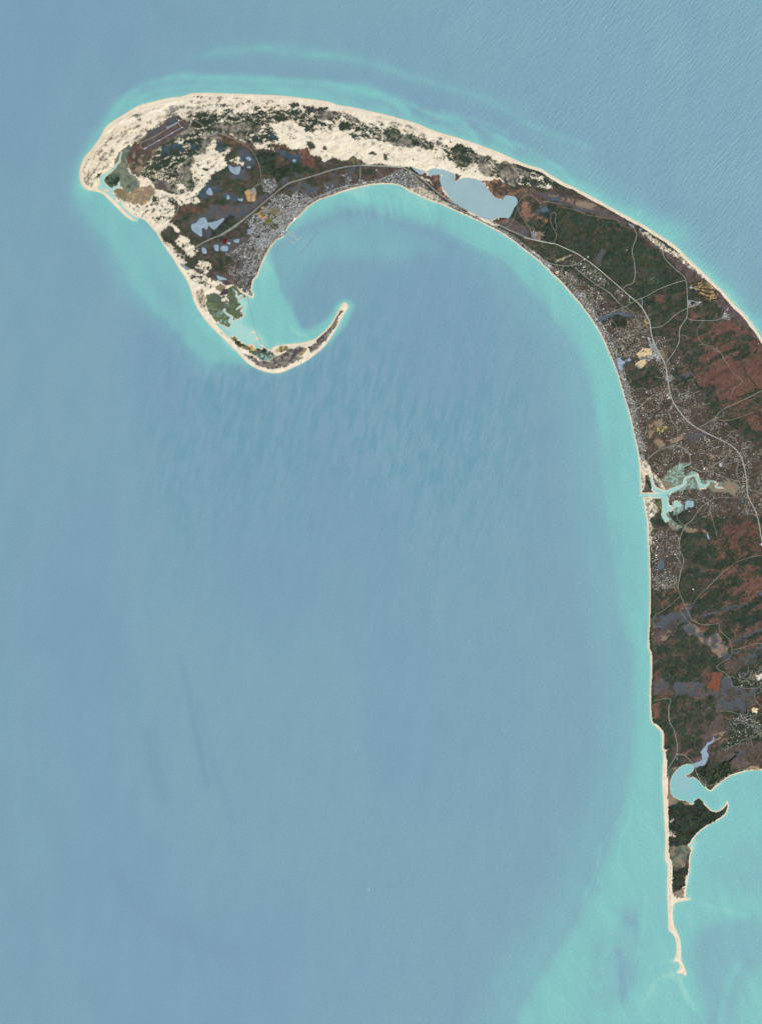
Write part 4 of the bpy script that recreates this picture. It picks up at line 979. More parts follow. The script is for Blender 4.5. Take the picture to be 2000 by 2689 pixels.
# ------------------------------------------------------------------ the sea
SS = 3.0
sx0, sy0 = -60.0, -60.0
SNX, SNY = int((2160) / SS) + 1, int(2850 / SS) + 1
SX, SY = np.meshgrid(sx0 + SS * np.arange(SNX), sy0 + SS * np.arange(SNY))
S = np.zeros(SX.shape)
swx = (fbm(SX, SY, 60, 4, seed=131) - .5) * 34; swy = (fbm(SX, SY, 60, 4, seed=137) - .5) * 34
for line in SHOALS.strip().split('\n'):
    h, s = line.split('|'); lvl, bl = [float(t) for t in h.split()]; sh = s[0]
    P = pts(s[2:], sh)
    k = min(1.0, bl / 10)
    mk = inside(SX + swx * k, SY + swy * k, P).astype(float)
    mk = boxblur(mk, bl / SS) if bl > 2 else mk
    if lvl >= .6: S = np.maximum(S, mk * lvl)
    else: S = S + mk * lvl * np.where(lvl < 0, np.clip(S + .3, 0, 1), 1)
for line in BARS.strip().split('\n'):
    h, s = line.split('|'); lvl, hw = [float(t) for t in h.split()]; P = smooth(pts(s[2:], s[0]), 4, False)
    P = P + (np.stack([fbm(P[:, 0], P[:, 1], 30, 3, seed=5), fbm(P[:, 0], P[:, 1], 30, 3, seed=8)], 1) - .5) * 8
    D = np.full(SX.shape, hw * 3); seg_dist(SX, SY, sx0, sy0, SS, segs_of(P, False), hw * 3, D)
    S = S + lvl * np.exp(-(D / hw) ** 2) * (.5 + fbm(SX, SY, 22, 3, seed=9))
S = .92 * S
for P in inlets:
    mk = inside(SX, SY, P).astype(float); S = np.maximum(S, 1.35 * np.clip(boxblur(mk, 1) * 2.2, 0, 1) * (P[:, 0].mean() < 1500) + 1.12 * np.clip(boxblur(mk, 1) * 2.2, 0, 1) * (P[:, 0].mean() >= 1500))
SDD = np.full(SX.shape, 30.0); seg_dist(SX, SY, sx0, sy0, SS, shore, 30, SDD)
S = S + .38 * np.exp(-SDD / 4.0) + .12 * np.exp(-SDD / 16.0)
eastn = 1 / (1 + np.exp(-(SX - 1500) / 60)) * (SY < 1000)
# drifting sand plumes, drawn out along the shore
pl1 = fbm(SX, SY, 26, 5, ang=86, asp=5, seed=151) - .5
pl2 = fbm(SX, SY, 22, 5, ang=68, asp=4, seed=157) - .5
pl3 = fbm(SX, SY, 16, 4, ang=22, asp=4, seed=159) - .5
sw = np.clip((SY - 2050) / 150, 0, 1); nn = np.clip((560 - SY) / 60, 0, 1) * (SX < 1500) * (SY < 560)
pl = pl1 * (1 - sw) * (1 - nn) + pl2 * sw + pl3 * nn
S = S + pl * np.clip(S, 0, 1) * .75
fan = (fbm(SX, SY, 9, 4, ang=78, asp=6, seed=161) - .5) * np.exp(-((SX - 1010) / 150) ** 2 - ((SY - 535) / 45) ** 2)
S = S + fan * .9
flats = np.exp(-((SX - 640) / 50) ** 2 - ((SY - 885) / 35) ** 2); S = S + flats * .5
base = alb((124, 164, 181)); turq = alb((129, 200, 195)); pale = alb((168, 216, 206)); teal = alb((106, 158, 175)); vio = alb((121, 158, 182))
t1 = np.clip(S, 0, 1)[..., None]; t1 = t1 * (1.35 - .35 * t1); t2 = np.clip((S - 1) / .6, 0, 1)[..., None]
C = base * (1 - t1) + turq * t1; C = C * (1 - t2) + pale * t2
stk = fbm(SX, SY, 11, 4, ang=-77, asp=4, seed=171, gain=.6) - .5
band = np.exp(-((SY - 1100) / 330) ** 2) * np.clip((SX - 330) / 150, 0, 1) * np.clip((1500 - SX) / 300, 0, 1)
kk = (np.clip(stk * 3.2 + .42, 0, 1) * 1.05 * band * (1 - np.clip(S * 1.6, 0, 1)))[..., None]
C = C * (1 - kk) + teal * kk
kv = (np.clip((fbm(SX, SY, 260, 3, ang=80, asp=2, seed=181) - .42) * 3, 0, 1) * (1 - np.clip(S * 2, 0, 1)))[..., None] * .55
C = C * (1 - kv) + vio * kv
brt = (1 / (1 + np.exp(-(SX - SY * 1.1 - 900) / 260)))[..., None]
C = C * (1 + brt * np.array([.08, .085, .06]))
C = C * (1 + ((fbm(SX, SY, 14, 3, seed=191) - .5)[..., None] * .035))
for line in SLICKS.strip().split('\n'):
    h, s = line.split('|'); lvl, hw = [float(t) for t in h.split()]; P = smooth(pts(s[2:], s[0]), 4, False)
    D = np.full(SX.shape, hw * 3); seg_dist(SX, SY, sx0, sy0, SS, segs_of(P, False), hw * 3, D)
    C = C * (1 - (lvl * 3.6 * np.exp(-(D / hw) ** 2) * (.3 + 1.2 * fbm(SX, SY, 30, 4, ang=75, asp=4, seed=13)))[..., None] * np.array([1, 1, .7]))
C = C * (1 + ((fbm(SX, SY, 34, 5, ang=-82, asp=3, seed=193, gain=.6) - .5)[..., None] * np.array([.10, .07, .05])) * (1 - .5 * t1))
harb = np.exp(-((SX - 1790) / 30) ** 2 - ((SY - 2055) / 42) ** 2)[..., None] * .8
C = C * (1 - harb) + alb((150, 190, 198)) * harb
SZ = np.zeros(SX.shape)
m_sea = bpy.data.materials.new('sea_water'); m_sea.use_nodes = True
n, l = m_sea.node_tree.nodes, m_sea.node_tree.links
b = n['Principled BSDF']; b.inputs['Roughness'].default_value = .38; b.inputs['Specular IOR Level'].default_value = .25
a = n.new('ShaderNodeAttribute'); a.attribute_name = 'water_colour'
geo = n.new('ShaderNodeNewGeometry')
def wave_noise(ang, sx, sy, detail, sc=1.0):
    mp = n.new('ShaderNodeMapping'); mp.inputs['Rotation'].default_value = (0, 0, math.radians(ang)); mp.inputs['Scale'].default_value = (sx, sy, 1)
    mp.vector_type = 'TEXTURE'
    z = n.new('ShaderNodeTexNoise'); z.inputs['Scale'].default_value = sc; z.inputs['Detail'].default_value = detail
    z.noise_dimensions = '2D'
    l.new(geo.outputs['Position'], mp.inputs[0]); l.new(mp.outputs[0], z.inputs['Vector'])
    return z
grain = wave_noise(10, 34, 34, 4)
swell = wave_noise(50, 330, 62, 3)
chop = wave_noise(0, 30, 30, 2)
sep = n.new('ShaderNodeSeparateXYZ'); l.new(geo.outputs['Position'], sep.inputs[0])
def M_(op, *v):
    q = n.new('ShaderNodeMath'); q.operation = op
    for i, t in enumerate(v):
        if isinstance(t, (int, float)): q.inputs[i].default_value = t
        else: l.new(t, q.inputs[i])
    return q.outputs[0]
# the open ocean swell is strong in the north-east and dies out to the west
ne = M_('ADD', sep.outputs[0], M_('MULTIPLY', sep.outputs[1], .8))
mk = n.new('ShaderNodeMapRange'); mk.inputs[1].default_value = 6500; mk.inputs[2].default_value = 17000; mk.inputs[3].default_value = .0; mk.inputs[4].default_value = 1.0
l.new(ne, mk.inputs[0])
patch = wave_noise(30, 2600, 1400, 3)
hgt = M_('ADD', M_('MULTIPLY', M_('MULTIPLY', M_('MULTIPLY', swell.outputs[0], patch.outputs[0]), mk.outputs[0]), SWELL * 1.6), M_('MULTIPLY', chop.outputs[0], CHOP))
bp = n.new('ShaderNodeBump'); bp.inputs['Strength'].default_value = 1.0; bp.inputs['Distance'].default_value = 1.0
l.new(hgt, bp.inputs['Height']); l.new(bp.outputs[0], b.inputs['Normal'])
mr = n.new('ShaderNodeMapRange'); mr.inputs[1].default_value = .3; mr.inputs[2].default_value = .7; mr.inputs[3].default_value = .90; mr.inputs[4].default_value = 1.10
l.new(grain.outputs[0], mr.inputs[0])
mx = n.new('ShaderNodeMix'); mx.data_type = 'RGBA'; mx.blend_type = 'MULTIPLY'; mx.inputs[0].default_value = 1
l.new(a.outputs['Color'], mx.inputs[6]); l.new(mr.outputs[0], mx.inputs[7]); l.new(mx.outputs[2], b.inputs['Base Color'])
kq = np.arange((SNX - 1) * (SNY - 1)); a0 = (kq // (SNX - 1)) * SNX + kq % (SNX - 1)
Vs = np.stack([WX(SX.ravel()), WY(SY.ravel()), SZ.ravel()], 1)
Qs = np.stack([a0 + SNX, a0 + SNX + 1, a0 + 1, a0], 1)
# ring of open water to the horizon
n0 = len(Vs)
x0, x1, y0, y1 = Vs[:, 0].min(), Vs[:, 0].max(), Vs[:, 1].min(), Vs[:, 1].max(); R = 250000
ring = np.array([[x0, y0, 0], [x1, y0, 0], [x1, y1, 0], [x0, y1, 0], [-R, -R, 0], [R, -R, 0], [R, R, 0], [-R, R, 0]], float)
Qr = np.array([[4, 5, 1, 0], [5, 6, 2, 1], [6, 7, 3, 2], [7, 4, 0, 3]]) + n0
cs = np.vstack([C.reshape(-1, 3), np.tile(base, (8, 1))])
mesh_obj('sea', np.vstack([Vs, ring]), np.vstack([Qs, Qr]), m_sea, kind='structure', color=cs, attr='water_colour', smooth_=True)
print('sea', round(time.time() - T0, 1))

# ponds: level water sheets lying in hollows of the ground
WCOL = {'lake': (156, 186, 192), 'pale': (148, 170, 184), 'slate': (88, 104, 114), 'milky': (152, 182, 186), 'blue': (78, 102, 120)}
wm = {k: mat('pond_water_' + k, tuple(alb(v)), .35, .25, .05 if k == 'lake' else .2, .003 if k == 'lake' else .009, bump=.3, bscale=.02) for k, v in WCOL.items()}
for lab, key, P, lv in pond_objs:
    c = P.mean(0)
    from mathutils.geometry import tessellate_polygon
    from mathutils import Vector
    tri = tessellate_polygon([[Vector((x, -y, 0)) for x, y in P]])
    mesh_obj('pond', np.stack([WX(P[:, 0]), WY(P[:, 1]), np.full(len(P), lv)], 1), np.array(tri), wm[key], kind='structure', label=lab)

# ------------------------------------------------------------------ roads, runways, car parks
RC = {'road': mat('road_surface', tuple(alb((172, 176, 166))), .9, .2, .16, .004), 'lane': mat('minor_road_surface', tuple(alb((150, 148, 134))), .9, .2, .25, .006), 'asph': mat('asphalt_paving', tuple(alb((138, 152, 162))), .9, .2, .08, .02),
      'conc': mat('pale_concrete', tuple(alb((176, 188, 194))), .85, .2, .08, .02), 'white': mat('white_marking', tuple(alb((240, 242, 240))), .7, .2, .03, .05)}
def ribbon(name, P, w, m, dz=1.5, kind='structure', label=None, step=1.0, flatz=None):
    P = np.asarray(P, float); d = np.hypot(*np.diff(P, axis=0).T); s = np.concatenate([[0], np.cumsum(d)])
    n_ = max(2, int(s[-1] / step) + 1); t = np.linspace(0, s[-1], n_)
    x = np.interp(t, s, P[:, 0]); y = np.interp(t, s, P[:, 1])
    tx, ty = np.gradient(x), np.gradient(y); L = np.hypot(tx, ty) + 1e-9; nx_, ny_ = -ty / L, tx / L
    lx, ly, rx, ry = x + nx_ * w / 2, y + ny_ * w / 2, x - nx_ * w / 2, y - ny_ * w / 2
    z = np.maximum.reduce([zat(lx, ly), zat(rx, ry), zat(x, y)]) if flatz is None else np.full(n_, flatz)
    if flatz is None:
        z = np.maximum(z, .8); zz = np.pad(z, 2, mode='edge'); z = np.maximum(z, np.max([zz[i:i + n_] for i in range(5)], 0) * .6 + z * .4)
    z = z + dz
    V = np.concatenate([np.stack([WX(lx), WY(ly), z], 1), np.stack([WX(rx), WY(ry), z], 1),
                        np.stack([WX(lx), WY(ly), z - 4], 1), np.stack([WX(rx), WY(ry), z - 4], 1)])
    k = np.arange(n_ - 1); A = n_
    F = np.concatenate([np.stack([k, k + 1, A + k + 1, A + k], 1), np.stack([2 * A + k, 2 * A + k + 1, k + 1, k], 1), np.stack([A + k, A + k + 1, 3 * A + k + 1, 3 * A + k], 1)])
    return mesh_obj(name, V, F, m, kind=kind, label=label)
for i, (wd, P) in enumerate(roads):
    if wd > 2 and P[0, 0] < 1200:      # the divided highway: two carriageways
        d = np.gradient(P, axis=0); nrm = np.stack([-d[:, 1], d[:, 0]], 1) / (np.hypot(d[:, 0], d[:, 1])[:, None] + 1e-9)
        for sg in (-1, 1): ribbon('highway_road', P + nrm * sg * 1.0, .85, RC['road'], 1.6)
    else:
        ribbon('highway_road' if wd > 2 else 'road', P, wd * (1.0 if wd > 2 else .66 if wd > 1.05 else .55), RC['road' if wd > 1.15 else 'lane'], 1.4 + .03 * (i % 9))
def sheet(name, poly, m, dz, label=None, kind='structure'):
    P = np.asarray(poly); lo, hi = P.min(0), P.max(0)
    z = max(float(np.max(zat(P[:, 0], P[:, 1]))), float(zat(*P.mean(0))), 1.0) + dz
    A_ = .5 * np.sum(P[:, 0] * np.roll(P[:, 1], -1) - np.roll(P[:, 0], -1) * P[:, 1])
    if A_ > 0: P = P[::-1]
    n_ = len(P)
    V = np.concatenate([np.stack([WX(P[:, 0]), WY(P[:, 1]), np.full(n_, z)], 1), np.stack([WX(P[:, 0]), WY(P[:, 1]), np.full(n_, z - 5)], 1)])
    tri = np.array(tessellate_polygon([[Vector((x, -y, 0)) for x, y in P]]))
    k = np.arange(n_); F4 = np.stack([k, (k + 1) % n_, n_ + (k + 1) % n_, n_ + k], 1)
    return mesh_obj(name, V, [tri, F4], m, kind=kind, label=label)
for k, (sh, s) in enumerate(LOTS):
    if k == 12: continue
    sheet('parking_pavement', pts(s, sh), RC['asph'], 1.2 + .01 * k)
# airfield
RW = pts('752 634 1092 441', 'A'); TX = pts('835 530 1100 370', 'A')
ribbon('runway_pavement', RW, 2.3, RC['asph'], 1.5, label='long pale runway on the brown heath behind the dunes')
ribbon('taxiway_pavement', smooth(pts('760 638 735 620 722 600 728 582 750 568 790 550 835 530 950 462 1040 408 1098 370', 'A'), 4, False), .95, RC['road'], 1.2)
ribbon('taxiway_pavement', smooth(pts('838 530 834 548 846 560 868 572', 'A'), 4, False), .8, RC['asph'], 1.1)
ribbon('taxiway_pavement', pts('1050 400 1072 440', 'A'), .9, RC['conc'], 1.3)
sheet('apron_pavement', pts('945 455 950 440 1010 415 1040 395 1054 402 1044 414 1000 436 955 462', 'A'), RC['asph'], 2.0)
for f in (.02, .37, .7, .96):
    a_, b_ = np.array(RW[0]), np.array(RW[1]); p = a_ + (b_ - a_) * f; q = a_ + (b_ - a_) * (f + .04)
    ribbon('runway_marking', [p, q], 1.5, RC['white'], 2.4)
# unnamed driveways and sandy lanes of the settled woods, thin and many: one sheet
r = np.random.default_rng(12); LV = []; LF = []; lc = 0
uj, ui = np.nonzero(np.isin(COVERI, [KI['URB'], KI['PLT']]) & (GX > 1380) & (CD > 3) & (RD < 9.1)); pick = r.permutation(len(uj))[:430]
for q in pick:
    x, y = GX[uj[q], ui[q]], GY[uj[q], ui[q]]; a_ = r.uniform(0, 6.28); n_ = int(r.integers(8, 34)); Pq = [(x, y)]; cv = r.normal(0, .12)
    for t in range(n_):
        cv = .85 * cv + r.normal(0, .09); a_ += cv; x += math.cos(a_) * 1.1; y += math.sin(a_) * 1.1; Pq.append((x, y))
    Pq = np.array(Pq); ci = ((Pq[:, 0] - gx0) / ST).astype(int).clip(0, NX - 1); cj = ((Pq[:, 1] - gy0) / ST).astype(int).clip(0, NY - 1)
    if (~LAND[cj, ci]).any() or (CD[cj, ci] < 2).any() or np.isin(COVERI[cj, ci], [KI[k] for k in ('MARSH', 'CREEK', 'TANM', 'SLATE')]).sum() > 2: continue
    d = np.gradient(Pq, axis=0); nr = np.stack([-d[:, 1], d[:, 0]], 1) / (np.hypot(d[:, 0], d[:, 1])[:, None] + 1e-9)
    A_, B2 = Pq + nr * .33, Pq - nr * .33; z = np.maximum(zat(A_[:, 0], A_[:, 1]), zat(B2[:, 0], B2[:, 1])) + 1.0
    LV.append(np.concatenate([np.stack([WX(e[:, 0]), WY(e[:, 1]), z], 1) for e in (A_, B2)])); k = np.arange(n_); m_ = n_ + 1
    LF.append(np.stack([k, k + 1, m_ + k + 1, m_ + k], 1)[:, ::-1] + lc); lc += 2 * m_
    np.minimum.at(RD, (cj, ci), .8)
mesh_obj('sandy_lane_path', np.vstack(LV), np.vstack(LF)[:, ::-1], mat('sandy_track', tuple(alb((172, 168, 150))), .95, .1, .12, .02), kind='structure')
print('roads', round(time.time() - T0, 1))

# ------------------------------------------------------------------ woods: every crown is real, a few hundred thousand low tufts
m_crown = mat('foliage', None, .95, .05, .15, .05, attr='leaf')
def woods_obj(name, label, mask, dens, rad, hgt, seed, tint=(1, 1, 1)):
    r = np.random.default_rng(seed)
    jj, ii = np.nonzero(mask & (RD > 1.1) & (CD > 1.2))
    sel = r.random(len(jj)) < dens; jj, ii = jj[sel], ii[sel]; n_ = len(jj)
    if n_ == 0: return
    px = GX[jj, ii] + (r.random(n_) - .5) * ST; py = GY[jj, ii] + (r.random(n_) - .5) * ST
    z0 = zat(px, py) - .4; R_ = rad * (.65 + .7 * r.random(n_)); Hh = hgt * (.6 + .8 * r.random(n_))
    th = r.random(n_) * 6.28
    x, y = WX(px), WY(py); NB = 5
    V = np.zeros((n_, NB + 1, 3), np.float32)
    for k in range(NB):
        rr = R_ * (.8 + .4 * r.random(n_)); V[:, k, 0] = x + rr * np.cos(th + k * 6.2832 / NB); V[:, k, 1] = y + rr * np.sin(th + k * 6.2832 / NB); V[:, k, 2] = z0 + Hh * .12 * r.random(n_)
    V[:, NB, 0] = x + (r.random(n_) - .5) * R_ * .5; V[:, NB, 1] = y + (r.random(n_) - .5) * R_ * .5; V[:, NB, 2] = z0 + Hh
    b0 = (np.arange(n_) * (NB + 1))[:, None]
    F = np.concatenate([b0 + np.array([k, (k + 1) % NB, NB]) for k in range(NB)])
    c = COVC[jj, ii] * (.6 + .8 * r.random(n_))[:, None] * np.array(tint)
    c = np.repeat(c[:, None, :], NB + 1, 1).reshape(-1, 3)
    mesh_obj(name, V.reshape(-1, 3), F, m_crown, kind='stuff', label=label, cat='woods', color=c, attr='leaf')
F_ = np.isin(COVERI, [KI['FOR'], KI['FORD']]); B_ = np.isin(COVERI, [KI['BRN'], KI['RUST'], KI['RUSTS']]); D_ = np.isin(COVERI, [KI['DKP'], KI['GGR'], KI['PUR']])
hookm = (GX < 1390) & (GY < 960)
north = ~hookm & (GY < 960); midm = (GY >= 960) & (GY < 1420); sou = (GY >= 1420) & (GY < 2085); isl = GY >= 2085
woods_obj('pine_woods', 'dark green pine woods among the dunes and ponds of the hook', F_ & hookm, .5, 7.5, 8, 1, TINT)
woods_obj('pine_woods', 'dark green pine forest between the highway and the outer beach', F_ & north, .45, 8.5, 10, 2, TINT)
woods_obj('pine_woods', 'pine woods around the houses north of the river marsh', F_ & midm, .45, 8, 10, 3, TINT)
woods_obj('pine_woods', 'pine woods between the river marsh and the southern harbour', F_ & sou, .45, 8, 10, 4, TINT)
woods_obj('pine_woods', 'dense dark green pine woods on the southern island and spit', F_ & isl, .6, 8.5, 10, 5, TINT)
woods_obj('oak_scrub_woods', 'brown leafless scrub around the ponds and dunes of the hook', B_ & hookm, .22, 7, 4, 6, TINT)
woods_obj('oak_scrub_woods', 'brown and rust leafless oak woods on the northern uplands', B_ & ~hookm & (GY < 1420), .2, 8, 6, 7, TINT)
woods_obj('oak_scrub_woods', 'brown and rust leafless oak woods on the southern uplands', B_ & sou, .22, 8, 6, 8, TINT)
woods_obj('dune_shrub_undergrowth', 'low dark shrubs and beach grass tufts dotted over the dunes', D_ & (hookm | (GY > 2000)), .22, 6, 2.2, 9, TINT)
print('woods', round(time.time() - T0, 1))

# ------------------------------------------------------------------ built things
class MB:
    def __init__(s): s.V = []; s.F3 = []; s.F4 = []; s.n = 0
    def add(s, V, F4=(), F3=()):
        s.V.append(np.asarray(V, float)); s.F4 += [[i + s.n for i in f] for f in F4]; s.F3 += [[i + s.n for i in f] for f in F3]; s.n += len(V)
    def box(s, x, y, z, lx, ly, lz, rz=0.0, top=1.0):
        c, d = math.cos(rz), math.sin(rz); V = []
        for k, f in ((0, 1.0), (1, top)):
            for a_, b_ in ((-1, -1), (1, -1), (1, 1), (-1, 1)):
                u, v = a_ * lx / 2 * f, b_ * ly / 2 * f
                V.append((x + u * c - v * d, y + u * d + v * c, z + k * lz))
        s.add(V, [(0, 3, 2, 1), (4, 5, 6, 7), (0, 1, 5, 4), (1, 2, 6, 5), (2, 3, 7, 6), (3, 0, 4, 7)])
    def build(s, name, m, parent=None, **kw):
        F = [np.array(q, np.int32) for q in (s.F4, s.F3) if len(q)]
        return mesh_obj(name, np.vstack(s.V), F, m, parent=parent, **kw)
def rgb(*c): return tuple(alb(c))
m_white = mat('white_roofing', rgb(236, 240, 240), .7, .3, .05, .1)
m_pale = mat('pale_grey_roofing', rgb(196, 202, 204), .8, .2, .08, .1)
m_grey = mat('grey_shingle_roofing', rgb(128, 130, 132), .9, .2, .12, .2)
m_dark = mat('dark_shingle_roofing', rgb(84, 84, 88), .9, .2, .12, .2)
m_brown = mat('brown_shingle_roofing', rgb(128, 108, 94), .9, .2, .12, .2)
m_blue = mat('blue_metal_roofing', rgb(130, 166, 190), .5, .4, .06, .1)
m_wall = mat('weathered_shingle_wall', rgb(170, 164, 152), .9, .2, .1, .3)
m_wwall = mat('white_clapboard_wall', rgb(226, 226, 220), .8, .2, .05, .3)
m_plank = mat('weathered_planking', rgb(196, 188, 172), .9, .2, .12, .15)
m_pile = mat('dark_timber', rgb(96, 88, 78), .9, .2, .1, .3)
m_rock = mat('granite_rubble', rgb(146, 150, 152), .95, .2, .3, .12, bump=.6, bscale=.2)
m_hull = mat('white_boat_paint', rgb(240, 242, 242), .4, .5, .03, .2)
m_hullb = mat('blue_boat_paint', rgb(60, 92, 120), .4, .5, .05, .2)
m_foam = mat('foam_white', rgb(226, 238, 234), .9, .1, .06, .05)

def house_mesh(name, roof, wall, L=14, W=9, H=5.5, R=3.2, wing=False):
    b = MB(); w_, l_ = W / 2, L / 2
    def gable(cx, cy, l_, w_, H, R, sw):
        P = [(-l_, -w_, 0), (l_, -w_, 0), (l_, w_, 0), (-l_, w_, 0), (-l_, -w_, H), (l_, -w_, H), (l_, w_, H), (-l_, w_, H), (-l_, 0, H + R), (l_, 0, H + R)]
        e = .6; Q_ = [(-l_ - e, -w_ - e, H - .3), (l_ + e, -w_ - e, H - .3), (l_ + e, w_ + e, H - .3), (-l_ - e, w_ + e, H - .3), (-l_ - e, 0, H + R + .15), (l_ + e, 0, H + R + .15)]
        f = (lambda p: (cx + p[0], cy + p[1], p[2])) if not sw else (lambda p: (cx - p[1], cy + p[0], p[2]))
        b.add([f(p) for p in P], [(0, 1, 5, 4), (1, 2, 6, 5), (2, 3, 7, 6), (3, 0, 4, 7)], [(5, 6, 9), (7, 4, 8)])
        b.add([f(p) for p in Q_], [(0, 1, 5, 4), (2, 3, 4, 5)])
    gable(0, 0, l_, w_, H, R, False)
    if wing: gable(l_ * .3, -w_ * 1.1, w_ * 1.0, w_ * .7, H * .9, R * .8, True)
    b.box(l_ * .4, w_ * .3, H, 1.2, 1.2, R + 1.4)
    o = b.build(name, [wall, roof])
    me = o.data; mi = []
    for p in me.polygons:
        zs = [me.vertices[v].co.z for v in p.vertices]
        mi.append(1 if (max(zs) - min(zs) > R * .7 and min(zs) > H * .5 and abs(p.normal.z) > .3) else 0)
    me.polygons.foreach_set('material_index', mi)
    return o
protos = [house_mesh('house', r_, w_, L, W, H, 3.4, wg) for r_, w_, L, W, H, wg in (
    (m_grey, m_wall, 16, 10, 5.5, False), (m_dark, m_wwall, 17, 10, 6, True), (m_pale, m_wwall, 18, 12, 6, False), (m_brown, m_wall, 15, 10, 5, True), (m_white, m_wwall, 17, 13, 5, False))]
big = []
# ---- where houses stand: settled ground, thinned so that they keep their plots
urb = np.isin(COVERI, [KI['URB'], KI['PLT']]) & (CD > 2) & (RD > .75)
jj, ii = np.nonzero(urb); r_ = rng.random(len(jj))
town = (GX[jj, ii] < 960) & (GY[jj, ii] < 770) & (GX[jj, ii] > 560)
sel = r_ < np.where(town, .24, np.where(COVERI[jj, ii] == KI['PLT'], .2, .26)); jj, ii = jj[sel], ii[sel]
hx = GX[jj, ii] + rng.uniform(-.5, .5, len(jj)); hy = GY[jj, ii] + rng.uniform(-.5, .5, len(jj))
inframe = (hx < 1996) & (hy < 2686); hx, hy = hx[inframe], hy[inframe]
hs = rng.gamma(9, .12, len(hx)) * np.where((hx < 960), 1.0, 1.05); hs = np.clip(hs, .6, 2.0)
ha = np.where(hx < 1300, math.radians(40) + rng.normal(0, .25, len(hx)), rng.uniform(0, 3.14, len(hx))) + (rng.random(len(hx)) > .5) * 1.5708
hk = rng.choice(5, len(hx), p=[.32, .22, .22, .10, .14])
hz = zat(hx, hy)
ROOF = ['grey-roofed', 'dark-roofed, winged', 'pale-roofed', 'brown-roofed, winged', 'white-roofed']
def place_group(x, y, k):
    r = ROOF[k]
    if x < 960 and y < 770:
        w_ = 'inland of the curved beach east of the piers' if x > 770 else 'in the dense streets right behind the two piers' if y < 640 else 'in the winding western streets of the town' if y > 690 else 'between the piers and the western streets'
        if x < 700 and y < 500: w_ = 'in the cluster north of the highway crossing'
        return ('houses of the harbour town', '%s house %s' % (r, w_))
    if x < 1440:
        w_ = 'where the town ends and the sandy flat begins' if x < 1060 else 'on the sandy flat south-west of the lake' if x < 1180 else 'on the thin strip between bay beach and highway'
        return ('cottages on the strip between the bay and the lake', '%s cottage %s' % (r, w_))
    if y < 860:
        w_ = 'on a plot close behind the bay beach' if x < 1540 else 'on a plot beside the highway, north of the curved pond' if x < 1700 else 'on the pale base near the outer beach'
        return ('houses on the plots between the bay and the highway', '%s house %s' % (r, w_))
    if y < 1420:
        w_ = 'in the woods between the curved pond and the sand pit' if y < 960 else 'in the woods west of the highway' if y < 1130 and x < 1760 else 'in the woods east of the highway bend' if y < 1130 else 'in the woods north of the river marsh' if y < 1270 else 'in the woods south of the river marsh'
        return ('houses scattered in the woods around the river', '%s house %s' % (r, w_))
    w_ = 'in the grid of plots behind the southern bay beach' if x < 1760 else 'around the southern sand pit and winding lanes'
    if y > 1990: w_ = 'along the road to the southern point'
    return ('houses scattered in the southern woods', '%s house %s' % (r, w_))
order = np.argsort(-hs)
N1 = 285
used_p = [False] * 5
for q in order[:N1]:
    k = int(hk[q]); o = protos[k] if not used_p[k] else protos[k].copy()
    if used_p[k]: COL.objects.link(o)
    used_p[k] = True
    o.location = (WX(hx[q]), WY(hy[q]), hz[q] - .4); o.rotation_euler = (0, 0, float(ha[q])); o.scale = (float(hs[q]),) * 3
    g, lb = place_group(hx[q], hy[q], k); tag(o, lb, 'house', g)
# the thousands of smaller houses, village by village
def village(name, label, q):
    if len(q) == 0: return
    n_ = len(q); L, W = 8.0 * hs[q], 5.2 * hs[q]; H = 5 * hs[q]; R_ = 3.0 * hs[q]
    T = np.array([(-1, -1, 0), (1, -1, 0), (1, 1, 0), (-1, 1, 0), (-1, -1, 1), (1, -1, 1), (1, 1, 1), (-1, 1, 1), (-1, 0, 2), (1, 0, 2)], float)
    c, s_ = np.cos(ha[q]), np.sin(ha[q])
    u = T[None, :, 0] * L[:, None]; v = T[None, :, 1] * W[:, None]
    z = np.where(T[None, :, 2] == 0, -1, np.where(T[None, :, 2] == 1, H[:, None], (H + R_)[:, None])) + hz[q][:, None]
    V = np.stack([WX(hx[q])[:, None] + u * c[:, None] - v * s_[:, None], WY(hy[q])[:, None] + u * s_[:, None] + v * c[:, None], z], -1)
    b0 = (np.arange(n_) * 10)[:, None]
    F4 = np.concatenate([b0 + np.array(f) for f in ((0, 1, 5, 4), (2, 3, 7, 6), (1, 2, 6, 5), (3, 0, 4, 7), (4, 5, 9, 8), (6, 7, 8, 9))])
    F3 = np.concatenate([b0 + np.array(f) for f in ((5, 6, 9), (7, 4, 8))])
    wallc = np.tile(alb((196, 192, 182)), (n_, 1)); roofs = np.array([alb(c_) for c_ in ((130, 132, 134), (84, 86, 90), (206, 212, 214), (130, 110, 96), (238, 240, 240))])
    mi = np.concatenate([np.zeros(4 * n_, int), np.tile(1 + hk[q], 2), np.zeros(2 * n_, int)])
    mesh_obj(name, V.reshape(-1, 3), [F4, F3], [m_wall, m_grey, m_dark, m_pale, m_brown, m_white], kind='stuff', label=label, cat='houses', mi=mi)
rest = order[N1:]
vx, vy = hx[rest], hy[rest]
village('village_houses', 'thousands of small roofs of the dense harbour town', rest[(vx < 960) & (vy < 770)])
village('village_houses', 'row of small cottage roofs along the strip between bay and lake', rest[(vx >= 960) & (vx < 1440)])
village('village_houses', 'small roofs dotted between the bay shore and the highway', rest[(vx >= 1440) & (vy < 860)])
village('village_houses', 'small roofs dotted through the woods around the river marsh', rest[(vx >= 1440) & (vy >= 860) & (vy < 1420)])
village('village_houses', 'small roofs dotted through the southern woods', rest[(vx >= 1440) & (vy >= 1420)])

